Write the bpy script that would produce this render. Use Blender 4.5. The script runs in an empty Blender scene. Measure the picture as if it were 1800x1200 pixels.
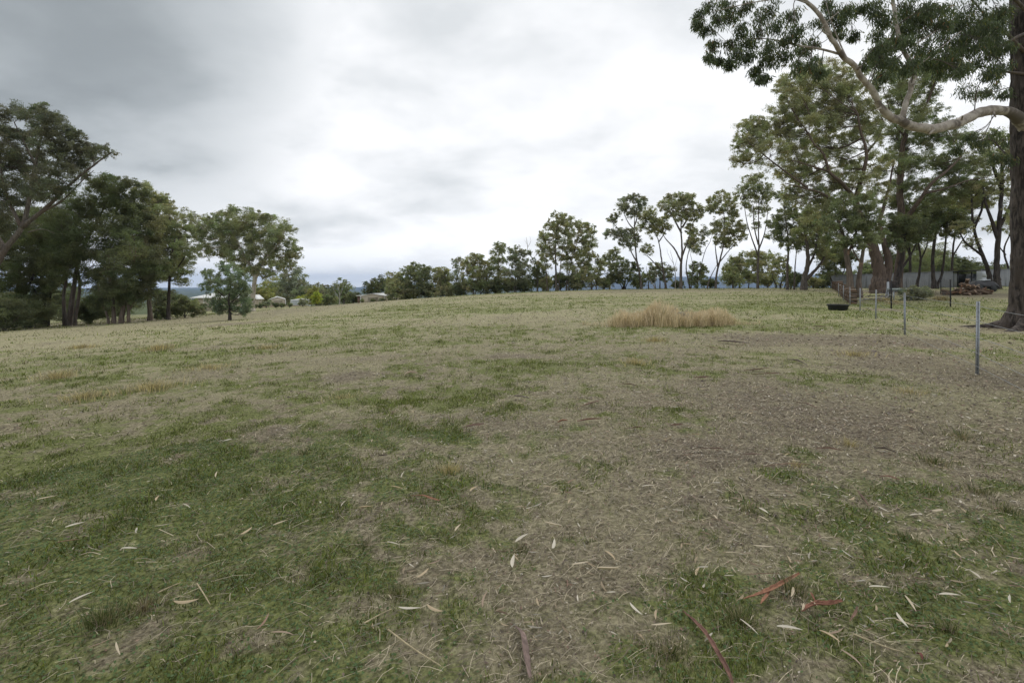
import bpy, math, random
import numpy as np
random.seed(7)
RS = np.random.RandomState(11)
scene = bpy.context.scene
COL = scene.collection

# ------------------------------------------------------------------ camera
FPX, HZ, CX, CAMZ = 850.0, 500.0, 900.0, 1.5      # focal length and horizon in pixels of the 1800 px wide photograph
cam_data = bpy.data.cameras.new("camera")
cam_data.sensor_width = 36.0
cam_data.lens = 36.0 * FPX / 1800.0
cam_data.shift_y = -(600.0 - HZ) / 1800.0
cam_data.clip_start = 0.05
cam_data.clip_end = 40000
cam = bpy.data.objects.new("camera", cam_data)
cam.location = (0, 0, CAMZ)
cam.rotation_euler = (math.radians(90), 0, 0)
COL.objects.link(cam)
scene.camera = cam

# ------------------------------------------------------------------ exposure, world, sun
scene.view_settings.view_transform = 'Standard'
scene.view_settings.look = 'None'
scene.view_settings.exposure = 0.24
scene.view_settings.gamma = 1.0
scene.cycles.max_bounces = 5
scene.cycles.diffuse_bounces = 3
scene.cycles.glossy_bounces = 1
scene.cycles.transmission_bounces = 3
scene.cycles.volume_bounces = 0
scene.cycles.transparent_max_bounces = 4

SUN_EL, SUN_AZ = math.radians(52), math.radians(12)     # azimuth from +Y towards +X

class NT:
    def __init__(s, tree):
        s.t = tree; tree.nodes.clear()
    def n(s, typ, **kw):
        nd = s.t.nodes.new(typ)
        for k, v in kw.items():
            if k.startswith('i_'):
                key = k[2:]
                key = int(key) if key.isdigit() else key.replace('_', ' ')
                if hasattr(v, 'is_output') or isinstance(v, bpy.types.NodeSocket): s.t.links.new(v, nd.inputs[key])
                else: nd.inputs[key].default_value = v
            else: setattr(nd, k, v)
        return nd
    def l(s, a, b): s.t.links.new(a, b)
    def math(s, op, a, b=None, c=None, clamp=False):
        nd = s.t.nodes.new('ShaderNodeMath'); nd.operation = op; nd.use_clamp = clamp
        for i, v in enumerate((a, b, c)):
            if v is None: continue
            if isinstance(v, (int, float)): nd.inputs[i].default_value = v
            else: s.t.links.new(v, nd.inputs[i])
        return nd.outputs[0]
    def mix(s, f, a, b, mode='MIX'):
        nd = s.t.nodes.new('ShaderNodeMix'); nd.data_type = 'RGBA'; nd.blend_type = mode
        for idx, v in ((0, f), (6, a), (7, b)):
            if isinstance(v, (int, float)): nd.inputs[idx].default_value = v
            elif isinstance(v, tuple): nd.inputs[idx].default_value = v if len(v) == 4 else v + (1,)
            else: s.t.links.new(v, nd.inputs[idx])
        return nd.outputs[2]
    def ramp(s, f, stops, mode='LINEAR'):
        nd = s.t.nodes.new('ShaderNodeValToRGB'); cr = nd.color_ramp; cr.interpolation = mode
        while len(cr.elements) < len(stops): cr.elements.new(0.5)
        for e, (p, c) in zip(cr.elements, stops):
            e.position = p
            e.color = (c, c, c, 1) if isinstance(c, (int, float)) else (c + (1,) if len(c) == 3 else c)
        s.t.links.new(f, nd.inputs[0]); return nd.outputs[0]
    def mapr(s, v, a, b, c=0.0, d=1.0, smooth=True):
        nd = s.t.nodes.new('ShaderNodeMapRange'); nd.interpolation_type = 'SMOOTHSTEP' if smooth else 'LINEAR'
        s.t.links.new(v, nd.inputs[0])
        for i, q in enumerate((a, b, c, d)): nd.inputs[i + 1].default_value = q
        return nd.outputs[0]

world = bpy.data.worlds.new("World"); scene.world = world; world.use_nodes = True
W_ = NT(world.node_tree)
sky = W_.n('ShaderNodeTexSky', sky_type='NISHITA', sun_disc=False, sun_elevation=SUN_EL, sun_rotation=SUN_AZ)
skybg = W_.n('ShaderNodeBackground', i_Color=sky.outputs[0], i_Strength=0.08)
tc = W_.n('ShaderNodeTexCoord')
sep = W_.n('ShaderNodeSeparateXYZ', i_0=tc.outputs['Generated'])
zz = W_.math('ADD', W_.math('MAXIMUM', sep.outputs[2], 0.0), 0.30)
comb = W_.n('ShaderNodeCombineXYZ', i_0=W_.math('DIVIDE', sep.outputs[0], zz), i_1=W_.math('DIVIDE', sep.outputs[1], zz), i_2=8.4)
mp = W_.n('ShaderNodeMapping', i_Vector=comb.outputs[0]); mp.inputs['Scale'].default_value = (0.9, 1.0, 1.0)
n1 = W_.n('ShaderNodeTexNoise', i_Vector=mp.outputs[0], i_Scale=2.9, i_Detail=7.0, i_Roughness=0.50, i_Distortion=0.15)
n2 = W_.n('ShaderNodeTexNoise', i_Vector=mp.outputs[0], i_Scale=0.6, i_Detail=3.0, i_Roughness=0.45)
cl = W_.math('ADD', W_.math('MULTIPLY', n1.outputs[0], 0.55), W_.math('MULTIPLY', n2.outputs[0], 0.45))
# one darker bank of cloud up to the left, and a thinner, brighter sheet ahead where the sun stands behind it
def dirdot(px, py):
    v = np.array([(px - CX) / FPX, 1.0, (HZ - py) / FPX]); v /= np.linalg.norm(v)
    dp = W_.n('ShaderNodeVectorMath', operation='DOT_PRODUCT', i_0=tc.outputs['Generated']); dp.inputs[1].default_value = tuple(v)
    return dp.outputs['Value']
warp = W_.math('MULTIPLY', W_.math('SUBTRACT', n1.outputs[0], 0.5), 0.15)
dark = W_.mapr(W_.math('ADD', dirdot(30, 10), warp), 0.935, 1.03)
low = W_.mapr(sep.outputs[2], 0.16, 0.0)
bright = W_.mapr(W_.math('ADD', dirdot(1080, 260), warp), 0.66, 1.0)
val = W_.mapr(cl, 0.38, 0.60, 0.56, 0.86, False)
val = W_.math('ADD', W_.math('ADD', val, W_.math('MULTIPLY', bright, 0.17)), W_.math('MULTIPLY', low, 0.16))
val = W_.math('MULTIPLY', val, W_.math('SUBTRACT', 1.0, W_.math('MULTIPLY', dark, 0.62)))
val = W_.math('MAXIMUM', val, 0.05)
tint = W_.ramp(val, [(0.0, (0.84, 0.95, 1.0)), (0.45, (0.90, 0.965, 1.0)), (0.9, (0.975, 0.985, 1.0))])
cbg = W_.n('ShaderNodeBackground', i_Color=W_.mix(1.0, tint, W_.n('ShaderNodeCombineColor', i_0=val, i_1=val, i_2=val).outputs[0], 'MULTIPLY'), i_Strength=1.0)
ms = W_.n('ShaderNodeMixShader', i_0=0.97); W_.l(skybg.outputs[0], ms.inputs[1]); W_.l(cbg.outputs[0], ms.inputs[2])
wo = W_.n('ShaderNodeOutputWorld', i_Surface=ms.outputs[0])

sun_data = bpy.data.lights.new("sun", 'SUN'); sun_data.energy = 1.1; sun_data.angle = math.radians(24); sun_data.color = (1.0, 0.965, 0.91)
sun = bpy.data.objects.new("sun", sun_data); COL.objects.link(sun)
from mathutils import Vector
sdir = Vector((math.sin(SUN_AZ) * math.cos(SUN_EL), math.cos(SUN_AZ) * math.cos(SUN_EL), math.sin(SUN_EL)))
sun.rotation_euler = sdir.to_track_quat('Z', 'Y').to_euler()

# ------------------------------------------------------------------ helpers
def tag(o, label=None, cat=None, group=None, kind=None):
    if label: o['label'] = label
    if cat: o['category'] = cat
    if group: o['group'] = group
    if kind: o['kind'] = kind
    return o
def empty(name, loc, label, cat, group=None):
    o = bpy.data.objects.new(name, None); COL.objects.link(o); o.location = tuple(float(v) for v in loc); o.empty_display_size = 0.2
    return tag(o, label, cat, group)

class MB:
    """collects vertices, faces and per-vertex colours; build() links them as one mesh object"""
    def __init__(s): s.v = []; s.f = []; s.c = []; s.n = 0
    def add(s, v, f, c=None):
        v = np.asarray(v, np.float32).reshape(-1, 3)
        if isinstance(f, np.ndarray): f = [f]
        for a in f: s.f.append(np.asarray(a, np.int32) + s.n)
        s.v.append(v); s.n += len(v)
        if c is None: c = (0.5, 0.5, 0.5)
        c = np.asarray(c, np.float32)
        if c.ndim == 1: c = np.broadcast_to(c, (len(v), 3))
        s.c.append(c)
    def box(s, x0, x1, y0, y1, z0, z1, c=None):
        v = [(x, y, z) for z in (z0, z1) for y in (y0, y1) for x in (x0, x1)]
        s.add(v, np.array([(0, 2, 3, 1), (4, 5, 7, 6), (0, 1, 5, 4), (2, 6, 7, 3), (0, 4, 6, 2), (1, 3, 7, 5)]), c)
    def obox(s, o, ax, ay, az, c=None):      # oriented box: corner o, three edge vectors
        o, ax, ay, az = (np.array(q, float) for q in (o, ax, ay, az))
        v = [o + i * ax + j * ay + k * az for k in (0, 1) for j in (0, 1) for i in (0, 1)]
        s.add(v, np.array([(0, 2, 3, 1), (4, 5, 7, 6), (0, 1, 5, 4), (2, 6, 7, 3), (0, 4, 6, 2), (1, 3, 7, 5)]), c)
    def tube(s, pts, rad, k=7, c=None, rough=0.0, cap=True):
        pts = np.asarray(pts, float); n = len(pts); rad = np.broadcast_to(np.asarray(rad, float), (n,))
        t = np.gradient(pts, axis=0); t /= np.linalg.norm(t, axis=1)[:, None] + 1e-9
        m = t.mean(0); ref = np.array([1, 0, 0]) if abs(m[0]) < 0.6 * np.linalg.norm(m) + 1e-9 else np.array([0, 1, 0.3])
        a = np.cross(t, ref); a /= np.linalg.norm(a, axis=1)[:, None] + 1e-9; b = np.cross(t, a)
        th = np.arange(k) * 2 * math.pi / k
        r = rad[:, None] * (1 + (RS.rand(n, k) - 0.5) * rough)
        v = pts[:, None, :] + r[:, :, None] * (np.cos(th)[None, :, None] * a[:, None, :] + np.sin(th)[None, :, None] * b[:, None, :])
        i = np.arange(n - 1)[:, None] * k; j = np.arange(k)[None, :]; j2 = (j + 1) % k
        f = [np.stack([i + j, i + j2, i + k + j2, i + k + j], -1).reshape(-1, 4)]
        v = v.reshape(-1, 3)
        if cap:
            v = np.vstack([v, pts[0] - t[0] * rad[0] * 0.2, pts[-1] + t[-1] * rad[-1] * 0.5]); e = n * k; jj = np.arange(k); q = (jj + 1) % k
            f.append(np.stack([np.full(k, e), q, jj], -1)); o = (n - 1) * k
            f.append(np.stack([np.full(k, e + 1), o + jj, o + q], -1))
        s.add(v, f, c)
    def build(s, name, mat, parent=None, smooth=False, origin=None):
        v = np.vstack(s.v); c = np.vstack(s.c)
        if origin is not None: v = v - np.asarray(origin, np.float32)
        me = bpy.data.meshes.new(name)
        me.vertices.add(len(v)); me.vertices.foreach_set('co', v.astype(np.float32).ravel())
        loops = np.concatenate([a.ravel() for a in s.f]); tot = np.concatenate([np.full(len(a), a.shape[1], np.int32) for a in s.f])
        me.loops.add(len(loops)); me.loops.foreach_set('vertex_index', loops)
        st = np.concatenate([[0], np.cumsum(tot)[:-1]]).astype(np.int32)
        me.polygons.add(len(tot)); me.polygons.foreach_set('loop_start', st); me.polygons.foreach_set('loop_total', tot)
        if smooth: me.polygons.foreach_set('use_smooth', np.ones(len(tot), bool))
        me.update(calc_edges=True)
        ca = me.color_attributes.new('Col', 'FLOAT_COLOR', 'POINT')
        ca.data.foreach_set('color', np.hstack([c, np.ones((len(c), 1), np.float32)]).astype(np.float32).ravel())
        me.materials.append(mat)
        o = bpy.data.objects.new(name, me); COL.objects.link(o)
        if parent is not None: o.parent = parent
        return o

def hashn(ix, iy, seed=0):
    h = (ix.astype(np.int64) * 374761393 + iy.astype(np.int64) * 668265263 + seed * 1442695041) & 0x7fffffff
    h = ((h ^ (h >> 13)) * 1274126177) & 0x7fffffff
    return ((h ^ (h >> 16)) & 0xffffff) / float(0xffffff)
def vnoise(x, y, seed=0):
    x = np.asarray(x, float); y = np.asarray(y, float)
    ix = np.floor(x); iy = np.floor(y); fx = x - ix; fy = y - iy
    fx = fx * fx * (3 - 2 * fx); fy = fy * fy * (3 - 2 * fy)
    a = hashn(ix, iy, seed); b = hashn(ix + 1, iy, seed); c = hashn(ix, iy + 1, seed); d = hashn(ix + 1, iy + 1, seed)
    return (a * (1 - fx) + b * fx) * (1 - fy) + (c * (1 - fx) + d * fx) * fy
def fbm(x, y, seed=0, octv=4, g=0.5):
    s = 0; a = 1; tot = 0
    for i in range(octv):
        s = s + a * vnoise(x * 2 ** i + i * 17.3, y * 2 ** i - i * 9.1, seed + i); tot += a; a *= g
    return s / tot

# ------------------------------------------------------------------ terrain: thin-plate surface through surveyed heights
CP = np.array([(0,0,0),(4,3,0),(-4,3,0),(0,8,0),(-10,10,-.28),(-20,20,-.8),(-21,36,-1.17),(-37,35,-1.9),(-41,48,-2.4),(-62,57,-3.6),(-44,88,-3.1),(-30,90,-2.1),(-14,90,-.95),(0,88,-.05),
(-4,50,-.05),(0,25,.02),(15,90,.45),(30,90,.62),(12,50,.25),(50,80,1.0),(7.7,8,.02),(14.9,19.8,.09),(22,31.6,.12),(29.3,43.4,.4),(43,66,.9),(34.6,46,.72),(37,40,.62),(50,55,1.15),(56,53,1.3),(16.5,15.3,.08),
(25,28,.18),(31,33,.35),(0,130,-3),(45,130,-1.5),(-57,115,-3.6),(-33,115,-3.2),(-85,95,-5.5),(0,-20,-.2),(-30,-15,-1.2),(30,-15,.4),(-60,10,-3.2),(60,10,.8),(70,80,.8),(-10,60,-.4),(85,40,1.2)], float)
def _k(r): return np.where(r > 0, r * r * np.log(np.maximum(r, 1e-9)), 0)
_n = len(CP); _A = np.zeros((_n + 3, _n + 3)); _d = np.hypot(CP[:, None, 0] - CP[None, :, 0], CP[:, None, 1] - CP[None, :, 1])
_A[:_n, :_n] = _k(_d) + np.eye(_n) * 20; _A[:_n, _n] = 1; _A[:_n, _n + 1:] = CP[:, :2]; _A[_n:, :_n] = _A[:_n, _n:].T
_W = np.linalg.solve(_A, np.r_[CP[:, 2], 0, 0, 0])
def tz(x, y):
    x = np.asarray(x, float); y = np.asarray(y, float); sh = x.shape; x = x.ravel(); y = y.ravel()
    z = np.empty(len(x))
    for i in range(0, len(x), 200000):
        xs, ys = x[i:i + 200000], y[i:i + 200000]
        xc = np.clip(xs, -90, 90); yc = np.clip(ys, -25, 135)
        q = _k(np.hypot(xc[:, None] - CP[:, 0], yc[:, None] - CP[:, 1])) @ _W[:_n] + _W[_n] + _W[_n + 1] * xc + _W[_n + 2] * yc
        R = np.hypot(xs, ys); t = np.clip((R - 105) / 300, 0, 1); t = t * t * (3 - 2 * t); u = np.clip((R - 300) / 2200, 0, 1)
        fade = np.clip(1 - R / 60, 0, 1)
        z[i:i + 200000] = (1 - t) * q + t * (-16) - 50 * u * u * (3 - 2 * u) \
            + fade * (0.05 * (fbm(xs * 1.3, ys * 1.3, 5, 3) - 0.5) + 0.028 * (fbm(xs * 5, ys * 5, 9, 3) - 0.5))
    return z.reshape(sh)
def X_(px, D): return (px - CX) / FPX * D
def P3(px, py, D): return np.array([X_(px, D), D, CAMZ + (HZ - py) / FPX * D])
def G3(px, D): x = X_(px, D); return np.array([x, D, float(tz(x, D))])
_Dm = np.geomspace(1.2, 140, 900)
def hit(px, py):
    """ground point seen at a pixel of the photograph"""
    x = X_(px, _Dm); z = tz(x, _Dm); ray = CAMZ + (HZ - py) / FPX * _Dm
    i = np.argmax(ray < z) if (ray < z).any() else len(_Dm) - 1
    return np.array([x[i], _Dm[i], z[i]])

# painted-on-the-land patches: (px, py, rx, ry, green amount, soil amount, partly painted shadow below the right-hand gums)
PATCH = [(150,920,420,190,.34,0),(60,790,230,45,.35,0),(1150,1150,230,70,.38,0),(700,790,110,22,.35,0),(520,700,260,40,.15,0),(1760,1170,140,60,.3,0),(1560,670,70,35,.32,0),
(1650,545,160,9,.6,0),(1450,547,80,9,.35,0),(1240,578,170,7,.3,0),(900,590,250,22,.16,0),(1660,900,110,50,.22,0),(250,620,260,18,.15,0),(950,640,150,10,.22,0),(860,1020,50,12,.25,0),
(1330,900,60,14,.3,0),(1480,960,60,20,.2,0),(1250,1060,200,40,.22,0),(1400,520,120,3,.3,0),(880,545,90,5,.25,0),(1330,540,70,4,.3,0),
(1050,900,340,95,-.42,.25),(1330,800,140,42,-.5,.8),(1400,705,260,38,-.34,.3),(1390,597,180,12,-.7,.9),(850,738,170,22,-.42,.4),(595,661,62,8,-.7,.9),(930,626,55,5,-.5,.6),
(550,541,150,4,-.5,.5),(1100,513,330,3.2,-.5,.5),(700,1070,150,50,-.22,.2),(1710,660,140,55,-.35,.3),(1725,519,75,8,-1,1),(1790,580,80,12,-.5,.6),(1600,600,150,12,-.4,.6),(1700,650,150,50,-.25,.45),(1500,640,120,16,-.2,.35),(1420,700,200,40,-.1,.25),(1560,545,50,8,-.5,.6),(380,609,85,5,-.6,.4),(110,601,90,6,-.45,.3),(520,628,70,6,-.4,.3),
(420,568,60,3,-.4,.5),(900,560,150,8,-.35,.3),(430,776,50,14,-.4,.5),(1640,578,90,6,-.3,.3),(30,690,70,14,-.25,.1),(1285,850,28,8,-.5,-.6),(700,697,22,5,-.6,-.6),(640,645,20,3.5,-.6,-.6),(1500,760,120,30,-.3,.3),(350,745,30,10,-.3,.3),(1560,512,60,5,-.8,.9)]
_PW = []
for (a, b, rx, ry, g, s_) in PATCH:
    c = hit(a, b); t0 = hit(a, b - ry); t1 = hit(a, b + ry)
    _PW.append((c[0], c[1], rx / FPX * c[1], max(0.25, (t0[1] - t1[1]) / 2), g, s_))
def masks(x, y):
    x = np.asarray(x, float); y = np.asarray(y, float)
    wx = x + 1.6 * (fbm(x * .7, y * .7, 31, 3) - .5); wy = y + 1.6 * (fbm(x * .7, y * .7, 37, 3) - .5)
    g = 0.50 + .10 * np.clip((y - 9) / 20, 0, 1); s = np.full(x.shape, 0.10)
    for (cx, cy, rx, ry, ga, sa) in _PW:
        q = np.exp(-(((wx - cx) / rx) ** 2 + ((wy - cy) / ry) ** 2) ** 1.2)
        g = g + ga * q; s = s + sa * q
    n = fbm(x * .22, y * .35, 41, 3) - .5; m = fbm(x * .9, y * 1.1, 43, 4) - .5; h = fbm(x * 4.5, y * 4.5, 47, 3) - .5
    g = g + 0.70 * n + 0.60 * m + 0.95 * h + 0.5 * (fbm(x * 11, y * 11, 49, 2) - .5)
    s = s + 0.5 * (fbm(x * .6, y * .8, 53, 4) - .5) + 0.4 * (fbm(x * 3, y * 3, 57, 3) - .5)
    return np.clip(g, 0, 1), np.clip(s, 0, 1)
# ------------------------------------------------------------------ materials
def new_mat(name):
    m = bpy.data.materials.new(name); m.use_nodes = True; return m, NT(m.node_tree)
def finish(N, bsdf, disp=None):
    o = N.n('ShaderNodeOutputMaterial'); N.l(bsdf, o.inputs[0])
def foliage_mat(name, rough=0.55, trans=0.25):
    m, N = new_mat(name); at = N.n('ShaderNodeAttribute', attribute_name='Col')
    b = N.n('ShaderNodeBsdfPrincipled', i_Base_Color=at.outputs[0], i_Roughness=rough); b.inputs['Specular IOR Level'].default_value = 0.35
    t = N.n('ShaderNodeBsdfTranslucent', i_Color=N.mix(1.0, at.outputs[0], (1.25, 1.3, 0.7), 'MULTIPLY'))
    x = N.n('ShaderNodeMixShader', i_0=trans); N.l(b.outputs[0], x.inputs[1]); N.l(t.outputs[0], x.inputs[2]); finish(N, x.outputs[0]); return m
M_LEAF = foliage_mat('eucalypt leaves', 0.5, 0.38)
M_BLADE = foliage_mat('grass blades', 0.6, 0.2)
M_DRY = foliage_mat('dry straw and fallen leaves', 0.7, 0.08)
def bark_mat(name, c1, c2, c3, scale=(9, 9, 1.6), bump=0.6, patch=(0.45, 0.6)):
    m, N = new_mat(name); tcn = N.n('ShaderNodeTexCoord'); mpn = N.n('ShaderNodeMapping', i_Vector=tcn.outputs['Object']); mpn.inputs['Scale'].default_value = scale
    a = N.n('ShaderNodeTexNoise', i_Vector=mpn.outputs[0], i_Scale=1.0, i_Detail=6.0, i_Roughness=0.65)
    b = N.n('ShaderNodeTexNoise', i_Vector=tcn.outputs['Object'], i_Scale=0.9, i_Detail=5.0, i_Roughness=0.6, i_Distortion=0.6)
    col = N.mix(N.mapr(a.outputs[0], 0.38, 0.62), c1, c2)
    col = N.mix(N.mapr(b.outputs[0], patch[0], patch[1]), col, c3)
    bp = N.n('ShaderNodeBump', i_Strength=bump, i_Distance=0.03, i_Height=a.outputs[0])
    p = N.n('ShaderNodeBsdfPrincipled', i_Base_Color=col, i_Roughness=0.85, i_Normal=bp.outputs[0]); p.inputs['Specular IOR Level'].default_value = 0.2
    finish(N, p.outputs[0]); return m
M_BARK = {
 'grey': bark_mat('grey brown bark', (.085, .072, .062), (.17, .15, .13), (.12, .095, .08)),
 'dark': bark_mat('dark rough bark', (.030, .026, .024), (.085, .072, .064), (.055, .045, .038)),
 'pale': bark_mat('pale smooth bark', (.40, .36, .30), (.52, .47, .40), (.24, .21, .18), (3, 3, 1.2), 0.2, (0.5, 0.66)),
 'peel': bark_mat('peeling orange brown bark', (.10, .078, .062), (.19, .155, .125), (.31, .205, .14), (8, 8, 1.0), 0.7, (0.56, 0.64)),
 'brown': bark_mat('warm brown bark', (.070, .054, .044), (.165, .125, .098), (.115, .085, .068)),
 'dead': bark_mat('weathered dead wood', (.30, .28, .26), (.42, .40, .37), (.24, .22, .20)),
}
def simple_mat(name, c, rough=0.6, metal=0.0, var=0.15, scale=3.0, bump=0.0):
    m, N = new_mat(name); tcn = N.n('ShaderNodeTexCoord')
    a = N.n('ShaderNodeTexNoise', i_Vector=tcn.outputs['Object'], i_Scale=scale, i_Detail=5.0, i_Roughness=0.6)
    col = N.mix(N.mapr(a.outputs[0], 0.3, 0.7), tuple(q * (1 - var) for q in c), tuple(min(1, q * (1 + var)) for q in c))
    p = N.n('ShaderNodeBsdfPrincipled', i_Base_Color=col, i_Roughness=rough, i_Metallic=metal)
    if bump: p.inputs['Normal'].default_value = (0, 0, 0); bpn = N.n('ShaderNodeBump', i_Strength=bump, i_Distance=0.02, i_Height=a.outputs[0]); N.l(bpn.outputs[0], p.inputs['Normal'])
    finish(N, p.outputs[0]); return m
def attr_mat(name, rough=0.8):
    m, N = new_mat(name); at = N.n('ShaderNodeAttribute', attribute_name='Col'); tcn = N.n('ShaderNodeTexCoord')
    a = N.n('ShaderNodeTexNoise', i_Vector=tcn.outputs['Object'], i_Scale=35.0, i_Detail=4.0, i_Roughness=0.6)
    col = N.mix(1.0, at.outputs[0], N.ramp(a.outputs[0], [(0.3, 0.65), (0.7, 1.25)]), 'MULTIPLY')
    p = N.n('ShaderNodeBsdfPrincipled', i_Base_Color=col, i_Roughness=rough); p.inputs['Specular IOR Level'].default_value = 0.25; finish(N, p.outputs[0]); return m
M_WOOD = attr_mat('split wood and loose bark')
M_GALV = simple_mat('galvanised steel', (.36, .38, .40), 0.45, 0.6, 0.2, 30)
M_WIRE = simple_mat('fence wire', (.30, .31, .32), 0.45, 0.7, 0.1, 10)
M_BLACKST = simple_mat('black painted steel', (.02, .02, .021), 0.6, 0.0, 0.3, 20)
M_SHEET = simple_mat('grey painted steel sheet', (.27, .28, .29), 0.5, 0.0, 0.08, 1.5)
M_CREAM = simple_mat('cream painted steel sheet', (.50, .44, .34), 0.55, 0.0, 0.05, 1.0)
M_CREAMD = simple_mat('darker cream door sheet', (.42, .37, .29), 0.55, 0.0, 0.05, 1.0)
M_ROOFW = simple_mat('white steel roofing', (.72, .72, .70), 0.45, 0.0, 0.05, 1.0)
M_TANK = simple_mat('pale grey corrugated tank sheet', (.50, .54, .56), 0.45, 0.0, 0.08, 1.0)
M_WALLD = simple_mat('dark brown brick', (.16, .10, .075), 0.8, 0.0, 0.2, 6.0)
M_GLASS = simple_mat('dark window glass', (.03, .035, .04), 0.1, 0.0, 0.1, 1.0)
M_TRIM = simple_mat('white trim', (.70, .70, .68), 0.5, 0.0, 0.04, 1.0)
M_RUBBER = simple_mat('black rubber', (.022, .024, .024), 0.7, 0.0, 0.25, 12)
M_WATER = simple_mat('dark trough water', (.02, .02, .016), 0.05, 0.0, 0.1, 2.0)
M_TARP = simple_mat('black tarpaulin', (.016, .016, .018), 0.5, 0.0, 0.3, 4.0, 0.4)
M_WHITE = simple_mat('white enamel', (.46, .49, .52), 0.4, 0.0, 0.05, 2.0)
M_GREENSHEET = simple_mat('green grey sheet', (.30, .34, .31), 0.5, 0.0, 0.15, 3.0)
M_SAND = simple_mat('tan retaining blocks', (.44, .35, .26), 0.85, 0.0, 0.12, 2.0)
M_MESH = simple_mat('dark wire mesh', (.05, .05, .052), 0.5, 0.3, 0.1, 5)

# ground
def ground_mat():
    m, N = new_mat('paddock ground'); tcn = N.n('ShaderNodeTexCoord'); P = tcn.outputs['Object']
    at = N.n('ShaderNodeAttribute', attribute_name='Col'); sp = N.n('ShaderNodeSeparateColor', i_0=at.outputs[0])
    g, s = sp.outputs[0], sp.outputs[1]; dry_falloff = N.mapr(sp.outputs[2], 0.0, 0.3, 0, 1, False); far = N.mapr(sp.outputs[2], 0.3, 1.0, 0, 1, False)  # near ground is less dry and also darkened in colour for lens falloff
    def nz(sc, det=5.0, r=0.6, dist=0.0, st=(1, 1, 1)):
        mpn = N.n('ShaderNodeMapping', i_Vector=P); mpn.inputs['Scale'].default_value = st
        return N.n('ShaderNodeTexNoise', i_Vector=mpn.outputs[0], i_Scale=sc, i_Detail=det, i_Roughness=r, i_Distortion=dist).outputs[0]
    fine = nz(38, 6, 0.72); mid = nz(6.5, 6, 0.7, 0.4); tuft = nz(2.2, 6, 0.72, 0.2); big = nz(0.35, 6, 0.65, 0.5, (0.7, 1, 1))
    gm = N.math('ADD', g, N.math('MULTIPLY', N.math('SUBTRACT', mid, 0.5), 1.1)); gm = N.math('ADD', gm, N.math('MULTIPLY', N.math('SUBTRACT', tuft, 0.5), 0.9))
    gm = N.mapr(gm, 0.36, 0.86)
    sm = N.mapr(N.math('ADD', N.math('ADD', s, N.math('MULTIPLY', N.math('SUBTRACT', tuft, 0.5), 1.5)), N.math('MULTIPLY', N.math('SUBTRACT', mid, 0.5), 1.2)), 0.32, 0.85)
    ff = N.mapr(fine, 0.34, 0.66); straw = N.mix(dry_falloff, N.mix(ff, (.074, .060, .041), (.305, .265, .182)), N.mix(ff, (.125, .110, .066), (.505, .460, .290)))
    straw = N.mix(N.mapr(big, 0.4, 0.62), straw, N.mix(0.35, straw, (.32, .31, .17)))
    green = N.mix(dry_falloff, N.mix(ff, (.045, .058, .016), (.185, .210, .066)), N.mix(ff, (.085, .100, .036), (.295, .318, .130)))
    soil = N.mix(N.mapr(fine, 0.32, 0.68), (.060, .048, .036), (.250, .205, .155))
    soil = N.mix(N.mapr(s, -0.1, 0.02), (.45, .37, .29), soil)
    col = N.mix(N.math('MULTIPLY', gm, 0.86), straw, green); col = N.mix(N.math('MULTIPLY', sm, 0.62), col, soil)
    spk = nz(7.5, 4, 0.75, 0.6, (1, 1.6, 1)); col = N.mix(N.mapr(spk, 0.58, 0.66, 0, .55), col, N.mix(0.55, col, (.03, .028, .015))); col = N.mix(N.mapr(spk, 0.40, 0.33, 0, .35), col, (.46, .41, .28))
    # the wooded country beyond the hill
    wood = N.mix(N.mapr(N.n('ShaderNodeTexNoise', i_Vector=P, i_Scale=0.012, i_Detail=6.0, i_Roughness=0.6).outputs[0], 0.4, 0.6), (.10, .12, .055), (.035, .05, .028))
    col = N.mix(far, col, wood)
    bp = N.n('ShaderNodeBump', i_Strength=0.7, i_Distance=0.02, i_Height=N.math('ADD', N.math('MULTIPLY', fine, 0.6), N.math('MULTIPLY', mid, 1.2)))
    p = N.n('ShaderNodeBsdfPrincipled', i_Base_Color=col, i_Roughness=0.95, i_Normal=bp.outputs[0]); p.inputs['Specular IOR Level'].default_value = 0.08
    finish(N, p.outputs[0]); return m
M_GROUND = ground_mat()
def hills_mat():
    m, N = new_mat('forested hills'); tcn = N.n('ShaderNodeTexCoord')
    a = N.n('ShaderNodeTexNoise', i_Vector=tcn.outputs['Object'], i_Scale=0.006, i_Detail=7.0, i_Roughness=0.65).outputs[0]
    p = N.n('ShaderNodeBsdfPrincipled', i_Base_Color=N.mix(N.mapr(a, 0.4, 0.6), (.012, .034, .060), (.030, .060, .085)), i_Roughness=0.95); finish(N, p.outputs[0]); return m  # blue haze of distance is painted into the forest colour
M_HILLS = hills_mat()

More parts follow.
